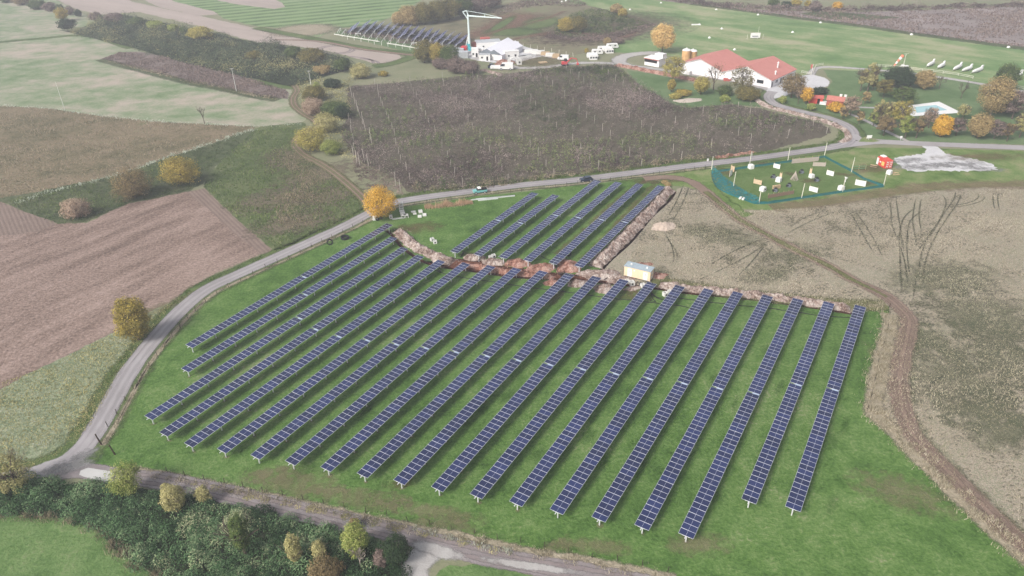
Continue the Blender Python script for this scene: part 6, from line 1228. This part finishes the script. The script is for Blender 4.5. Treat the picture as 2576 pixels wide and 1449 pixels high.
# ------------------------------------------------------------------ caravans
def caravan(x, y, L_, rz, label, awning=False):
    t = thing('caravan', label, 'caravan', at(x, y), rz, 'white caravans at the field edge'); mb = MB(); mb.prism([(-L_/2, .5), (L_/2, .5), (L_/2 + .1, 1.3), (L_/2 - .5, 2.5), (-L_/2 + .3, 2.6), (-L_/2 - .05, 1.6)], -1.1, 1.1); mb.build('body', M['white'], t)
    for xx in (-L_ * .25, L_ * .2): mb = MB(); mb.box(xx, -1.12, 1.4, .9, .06, .6); mb.build('window', M['glass'], t)
    mb = MB(); mb.box(L_/2 - .05, 0, 1.4, .3, 1.5, .6); mb.build('window', M['glass'], t); wheels(t, (0,), 1.0, .32)
    if awning: mb = MB(); mb.prism([(-1.9, 0), (1.9, 0), (1.9, 1.9), (-1.9, 2.3)], -4.0, -1.15); o = mb.build('awning', M['white'], t); mb = MB(); [mb.box(-1.3 + 1.3 * i, -4.02, .7, .9, .06, .8) for i in range(3)]; mb.build('window', M['glass'], o)
caravan(1490,146,5.6,.05,'white caravan nearest the lane junction',True); caravan(1502,137,5.4,.1,'white caravan just behind the nearest one'); caravan(1517,129,5.6,.1,'white caravan left of the one with an awning'); caravan(1529,130,5.0,.15,'white caravan with a blue windowed awning',True); caravan(1540,122,6.0,.2,'white caravan farthest back of the group')
# ------------------------------------------------------------------ building yard
M['paleteal'] = plain('pale_teal_steel', (208, 222, 218), .5, .4, 0, .05); M['tealp'] = plain('teal_steel', (72, 160, 168), .5, .4, 0, .05); M['bluep'] = plain('blue_plastic', (92, 176, 208), .5, .4, 0, .05); M['redp'] = plain('bright_red', (200, 62, 66), .5, .4, 0, .05); M['canvas'] = plain('white_canvas', (228, 226, 230), .8, .2, 0, .04); M['greysheet'] = plain('grey_sheet', (176, 178, 180), .7, .2, 0, .1, 1)
f = at(1181.5,126); hm = hgt(f, 37); t = thing('tower_crane', 'tall pale teal crane with a long jib at the building yard', 'crane', f, 0)
mb = MB(); mb.tube((0, 0, 0), (0, 0, hm), .6, .45, 8); mb.build('mast', M['paleteal'], t)
ha = hgt(f, 27); sj = ppm(f); jl = 17.5
mb = MB(); mb.tube((-.5, 0, hm - .5), (jl, -4.0, hm - 1.4), .42, .25, 6); mb.build('jib', M['paleteal'], t)
mb = MB(); mb.tube((0, 0, hm), (-.6, 0, ha), .35, .3, 6); mb.tube((-.6, 0, ha), (-2.6, 0, ha - .4), .28, .28, 6); mb.tube((-2.6, 0, ha - .4), (-.3, 0, hm - 2), .28, .28, 6); mb.tube((-.6, 0, ha), (jl * .5, -2.0, hm + .6), .12, .12, 5); mb.tube((jl * .5, -2.0, hm + .6), (jl, -4.0, hm - 1.3), .12, .12, 5); mb.tube((jl * .5, -2.0, hm + .6), (jl * .5, -2, hm - .9), .15, .15, 5); mb.build('tie_bar', M['paleteal'], t)
mb = MB(); mb.tube((-2.6, -.5, 0), (-.4, 0, hm * .42), .22, .2, 6); mb.tube((-1.6, .8, 0), (-.3, 0, hm * .42), .2, .18, 6); mb.build('strut', M['white'], t)
mb = MB(); mb.box(-.5, -.5, .1, 3.6, 3.0, 1.4); mb.box(-.5, .2, 1.5, 1.8, 1.8, 1.8); mb.build('base', M['tealp'], t)
def tent(x, y, x2, y2, W_, H_, Rh, label, door=True):
    """pitched white tent, front gable centred on (x, y), running back to (x2, y2)"""
    a, b = at(x, y), at(x2, y2); L_ = (b - a).length; t = thing('site_tent', label, 'tent', a, heading(a, b)); mb = MB()
    mb.prism([(-W_/2, 0), (W_/2, 0), (W_/2, H_), (-W_/2, H_)], 0, L_, 0, 'x'); mb.build('wall', M['canvas'], t); mb = MB(); mb.prism([(-W_/2 - .3, H_), (W_/2 + .3, H_), (0, H_ + Rh)], -.3, L_ + .3, 0, 'x', 1); mb.build('roof', [M['canvas'], M['greynet']], t)
    if door: mb = MB(); mb.prism([(-W_*.3, .1), (W_*.3, .1), (W_*.3, H_*.7), (W_*.18, H_ + .2), (-W_*.18, H_ + .2), (-W_*.3, H_*.7)], -.12, -.02, 0, 'x'); mb.build('doorway', M['white'], t)
tent(1226,148,1278,119,8.5,2.8,2.3,'white gabled site tent, the left one of two joined'); tent(1244,151,1296,127,8.5,2.8,2.3,'white gabled site tent, the right one of two joined')
def cabinbox(x, y, L_, W_, H_, rz, label, mat='white', roof='greysheet', cat='cabin', name='site_cabin', door=True):
    t = thing(name, label, cat, at(x, y), rz); mb = MB(); mb.box(0, W_/2, 0, L_, W_, H_); mb.build('wall', M[mat], t); mb = MB(); mb.box(0, W_/2, H_, L_ + .2, W_ + .2, .18); mb.build('roof', M[roof], t)
    if door: mb = MB(); mb.box(L_ * .25, -.03, .1, .9, .08, 2.0); mb.build('door', M['hole'], t); mb = MB(); mb.box(-L_ * .22, -.03, 1.2, .9, .08, .8); mb.build('window', M['glass'], t)
cabinbox(1219,153,5.6,2.6,2.9,-.12,'small white site cabin with a dark door in front of the tents'); cabinbox(1195,144,3.6,3.0,4.2,-.1,'tall white block cabin at the crane foot','white','white'); cabinbox(1206,140,4,3,3.4,-.1,'white cabin between the crane and the tents','white','white')
cabinbox(1230,124,13,7,3.6,.15,'white open shelter with a grey sheet roof behind the tents','white','greysheet','shelter','sheet_shelter'); cabinbox(1288,148,7.5,2.8,3.6,.25,'big white box trailer right of the tents','white','white','trailer','box_trailer'); cabinbox(1286,122,8,4,2.6,0,'low white roofed store at the back right of the yard','white','canvas','store','site_store',False)
container(1209,113,1233,112,'faded red container at the back of the building yard',3.0,3.4,'lred',12); container(1186,124,1202,124,'brown red container behind the crane foot',3.0,3.2,'dred',10); container(1160,136,1173,136.5,'bright red container at the left-hand end of the yard',3.0,3.6,'redp',8)
cabinbox(1152,140,6,4,3.0,0,'pale grey store at the left-hand end of the yard','greysheet','greysheet','store','site_store',False); cabinbox(1163,147,6,4,2.8,0,'pale blue grey store half hidden by the purplish bushes','greysheet','greysheet','store','site_store',False)
for x, y, l in ((1257,117,'left one of two blue water tanks behind the tents'), (1271,120,'right one of two blue water tanks behind the tents')):
    mb = MB(); mb.lathe([(1.6, 0), (1.75, .4), (1.75, 2.2), (1.3, 2.8), (.4, 3.0)], 14); o = mb.build('water_tank', M['bluep']); o.location = at(x, y); tag(o, l, 'tank')
for i, (x, y, l) in enumerate(((1304,147,9), (1312,144,9), (1320,145,8), (1326,143,8), (1331,142,7.5))): slab(x, y, l, 1.0, .9, .45, ['first white beam from the box trailer in the yard', 'second white beam from the box trailer in the yard', 'third white beam from the box trailer in the yard', 'fourth white beam from the box trailer in the yard', 'last white beam by the lane in the yard'][i], 'white', .05, 'beam', 'white_beam')
chamber(1306,162,2.2,2.4,.2,'white concrete cube on the yard grass', 'concrete pieces in the building yard'); slab(1281,163,1.6,.5,2.6,.1,'upright pale concrete slab by the sand heap'); p = at(1271, 158); lumpy('sand_heap', 'brown sand heap in front of the right-hand tent', 'sand heap', p.x, p.y, 5, 6, 1.6, M['redspoil'], 0, 90, 20)
for i, (x, y, sx, sy, h, mt) in enumerate(((1336,132,7,3,1.4,'conc'), (1354,135,6.5,3,1.5,'conc'), (1372,138,4.5,2.5,1.5,'wood'), (1384,141,4.5,2.5,1.4,'conc'), (1399,145,3.5,2.5,1.8,'wood'))): slab(x, y, sx, sy, h, -.2, ['grey stack of building material farthest along the yard fence', 'grey stack of building material second along the yard fence', 'timber stack in the middle of the yard fence', 'grey stack right of the timber by the yard fence', 'tall timber stack next to the white van'][i], mt, .05, 'stack', 'material_stack')
slab(1366,158,4.0,2.4,.4,.3,'flat timber pallet on the dark soil of the yard','wood',.08,'pallet','timber_pallet')
vehicle('van', 'white van parked on the yard lane', at(1417,151), 2.9, 'white', None, 'van', 1.25); vehicle('van', 'long white camper parked in front of the yard', at(1273,175), 3.05, 'white', None, 'camper', 1.6); vehicle('pickup_truck', 'blue truck parked on the grass in front of the yard', at(1236,170), 1.2, 'darkcar', 'darkcar', 'truck', 1.1)
slab(1251,173.5,6.5,2.2,1.2,-.15,'white boat-like trailer between the blue truck and the camper','white',.4,'trailer','flat_trailer')
t = thing('excavator', 'red excavator with a bent arm at the end of the yard lane', 'excavator', at(1421,165), .1)
for s in (-1, 1): mb = MB(); mb.prism([(-1.5, .1), (1.5, .1), (1.7, .45), (1.5, .8), (-1.5, .8), (-1.7, .45)], s * 1.0 - .25, s * 1.0 + .25); mb.build('track', M['rubber'], t)
mb = MB(); mb.box(-.3, 0, .85, 2.6, 2.2, 1.1); mb.build('body', M['redp'], t); mb = MB(); mb.box(.3, .4, 1.95, 1.3, 1.1, 1.3); mb.build('cab', M['glass'], t)
mb = MB(); mb.tube((1, -.3, 1.5), (3.0, -.3, 3.6), .28, .24, 6); mb.tube((3.0, -.3, 3.6), (5.6, -.3, 3.0), .24, .2, 6); mb.tube((5.6, -.3, 3.0), (6.4, -.3, .9), .2, .16, 6); mb.build('arm', M['redp'], t); mb = MB(); mb.prism([(5.6, .2), (6.6, .2), (6.8, 1.0), (6.0, 1.1)], -.8, .2); mb.build('bucket', M['redp'], t)
fence('wire fence with pale posts behind the building yard', P(1263,112, 1280,115, 1298,117, 1316,119, 1334,122, 1352,125, 1370,128, 1388,131, 1406,135, 1424,139, 1442,143), 2.0, .08, True, 'palepole')
# ------------------------------------------------------------------ older array beyond the lane
def zz(x, y): return (805 + x * .15625, 37.7 + y * .15625)
M['oldcell'] = plain('old_solar_cells', (44, 52, 104), .25, .5, 0, .15, .8); M['tubew'] = plain('pale_tube', (206, 204, 196), .6, .3)
mb = MB(); mb.box(0, 0, 0, 1.9, 3.1, .05, 0, 0); mb.box(0, 0, .05, 1.74, 2.94, .01, 0, 1); opan = mb.mesh('solar_panel', [M['frame'], M['oldcell']])
rowsF = [(285,265,330,210,2), (350,305,420,225,2), (440,345,575,150,.42), (545,355,770,110,.36), (655,380,870,125,.42), (775,385,975,140,.55), (870,420,1090,155,.45), (985,435,1195,170,.55), (1090,455,1300,185,.48), (1215,470,1410,200,.42), (1320,495,1525,215,.52), (1445,510,1640,235,.46), (1565,525,1755,250,.5), (1690,525,1870,265,.58), (1790,530,1985,285,.46), (1900,530,2105,300,.42), (2010,540,2215,320,.38), (2130,555,2335,335,.32)]
for i, (x0, y0, x1, y1, f0) in enumerate(rowsF):
    a, b = at(*zz(x0, y0), z=1.8), at(*zz(x1, y1), z=1.8); L_ = (b - a).length
    t = thing('tracker_row', ('bare beam without panels in the older array, %s from its left end' % ORD[i]) if f0 > 1 else 'tilted row of the older array beyond the lane, %s from its left' % ORD[i], 'solar panels', a, heading(a, b), 'tilted rows of the older solar array')
    mb = MB(); mb.tube((0, 0, 0), (L_, 0, 0), .16, .16, 6); mb.build('torque_tube', M['tubew'], t); n_ = max(2, int(L_ / 9))
    for k in range(n_ + 1): mb = MB(); mb.box(L_ * k / n_ * .98 + .1, 0, -2.0, .2, .2, 2.0); mb.build('support_post', M['tubew'], t)
    if f0 < 1:
        s = L_ * f0
        while s < L_ - 1:
            if random.random() > .06:
                for sd in (-1, 1):
                    o = bpy.data.objects.new('solar_panel', opan); link(o, t); tl = R(-28); o.rotation_euler = (tl, 0, 0); o.location = (s + 1, sd * 1.62 * math.cos(tl), .15 + sd * 1.62 * math.sin(tl))
            s += 2.05
for (x0, y0, x1, y1, l) in ((230,315,960,435,'long pale beam on the ground along the left lower ends of the older array'), (1080,460,1590,545,'long pale beam on the ground along the right lower ends of the older array'), (800,215,2360,445,'long pale drive beam running across the middle of the older array')):
    a, b = at(*zz(x0, y0)), at(*zz(x1, y1)); mb = MB(); L_ = (b - a).length; mb.box(L_/2, 0, .05, L_, .4, .35); mb.box(L_/2, 0, .4, L_ * .99, .2, .1); o = mb.build('drive_beam', M['tubew']); o.location = a; o.rotation_euler = (0, 0, heading(a, b)); tag(o, l, 'beam')
for x, y, l in ((615,330,'small white trestle on the grass at the left of the older array'), (1515,485,'small white trestle on the grass at the right of the older array')):
    mb = MB(); mb.box(0, 0, 1.0, 3.2, .5, .3); mb.box(-1.3, 0, 0, .25, .4, 1.0); mb.box(1.3, 0, 0, .25, .4, 1.0); o = mb.build('trestle', M['white']); o.location = at(*zz(x, y)); tag(o, l, 'trestle')
# ------------------------------------------------------------------ the air between here and the far fields
mb = MB(); mb.box(0, 545, -2.3, 1700, 1260, 98)
hz = N('haze_air'); pv = hz.n('VolumePrincipled', Color=(0.93, 0.94, 1.0, 1), Density=HAZE, Anisotropy=0.1)
hz.t.links.new(pv.outputs[0], hz.out.inputs['Volume'])
o = mb.build('haze', hz.m); o['kind'] = 'stuff'
o.visible_shadow = True
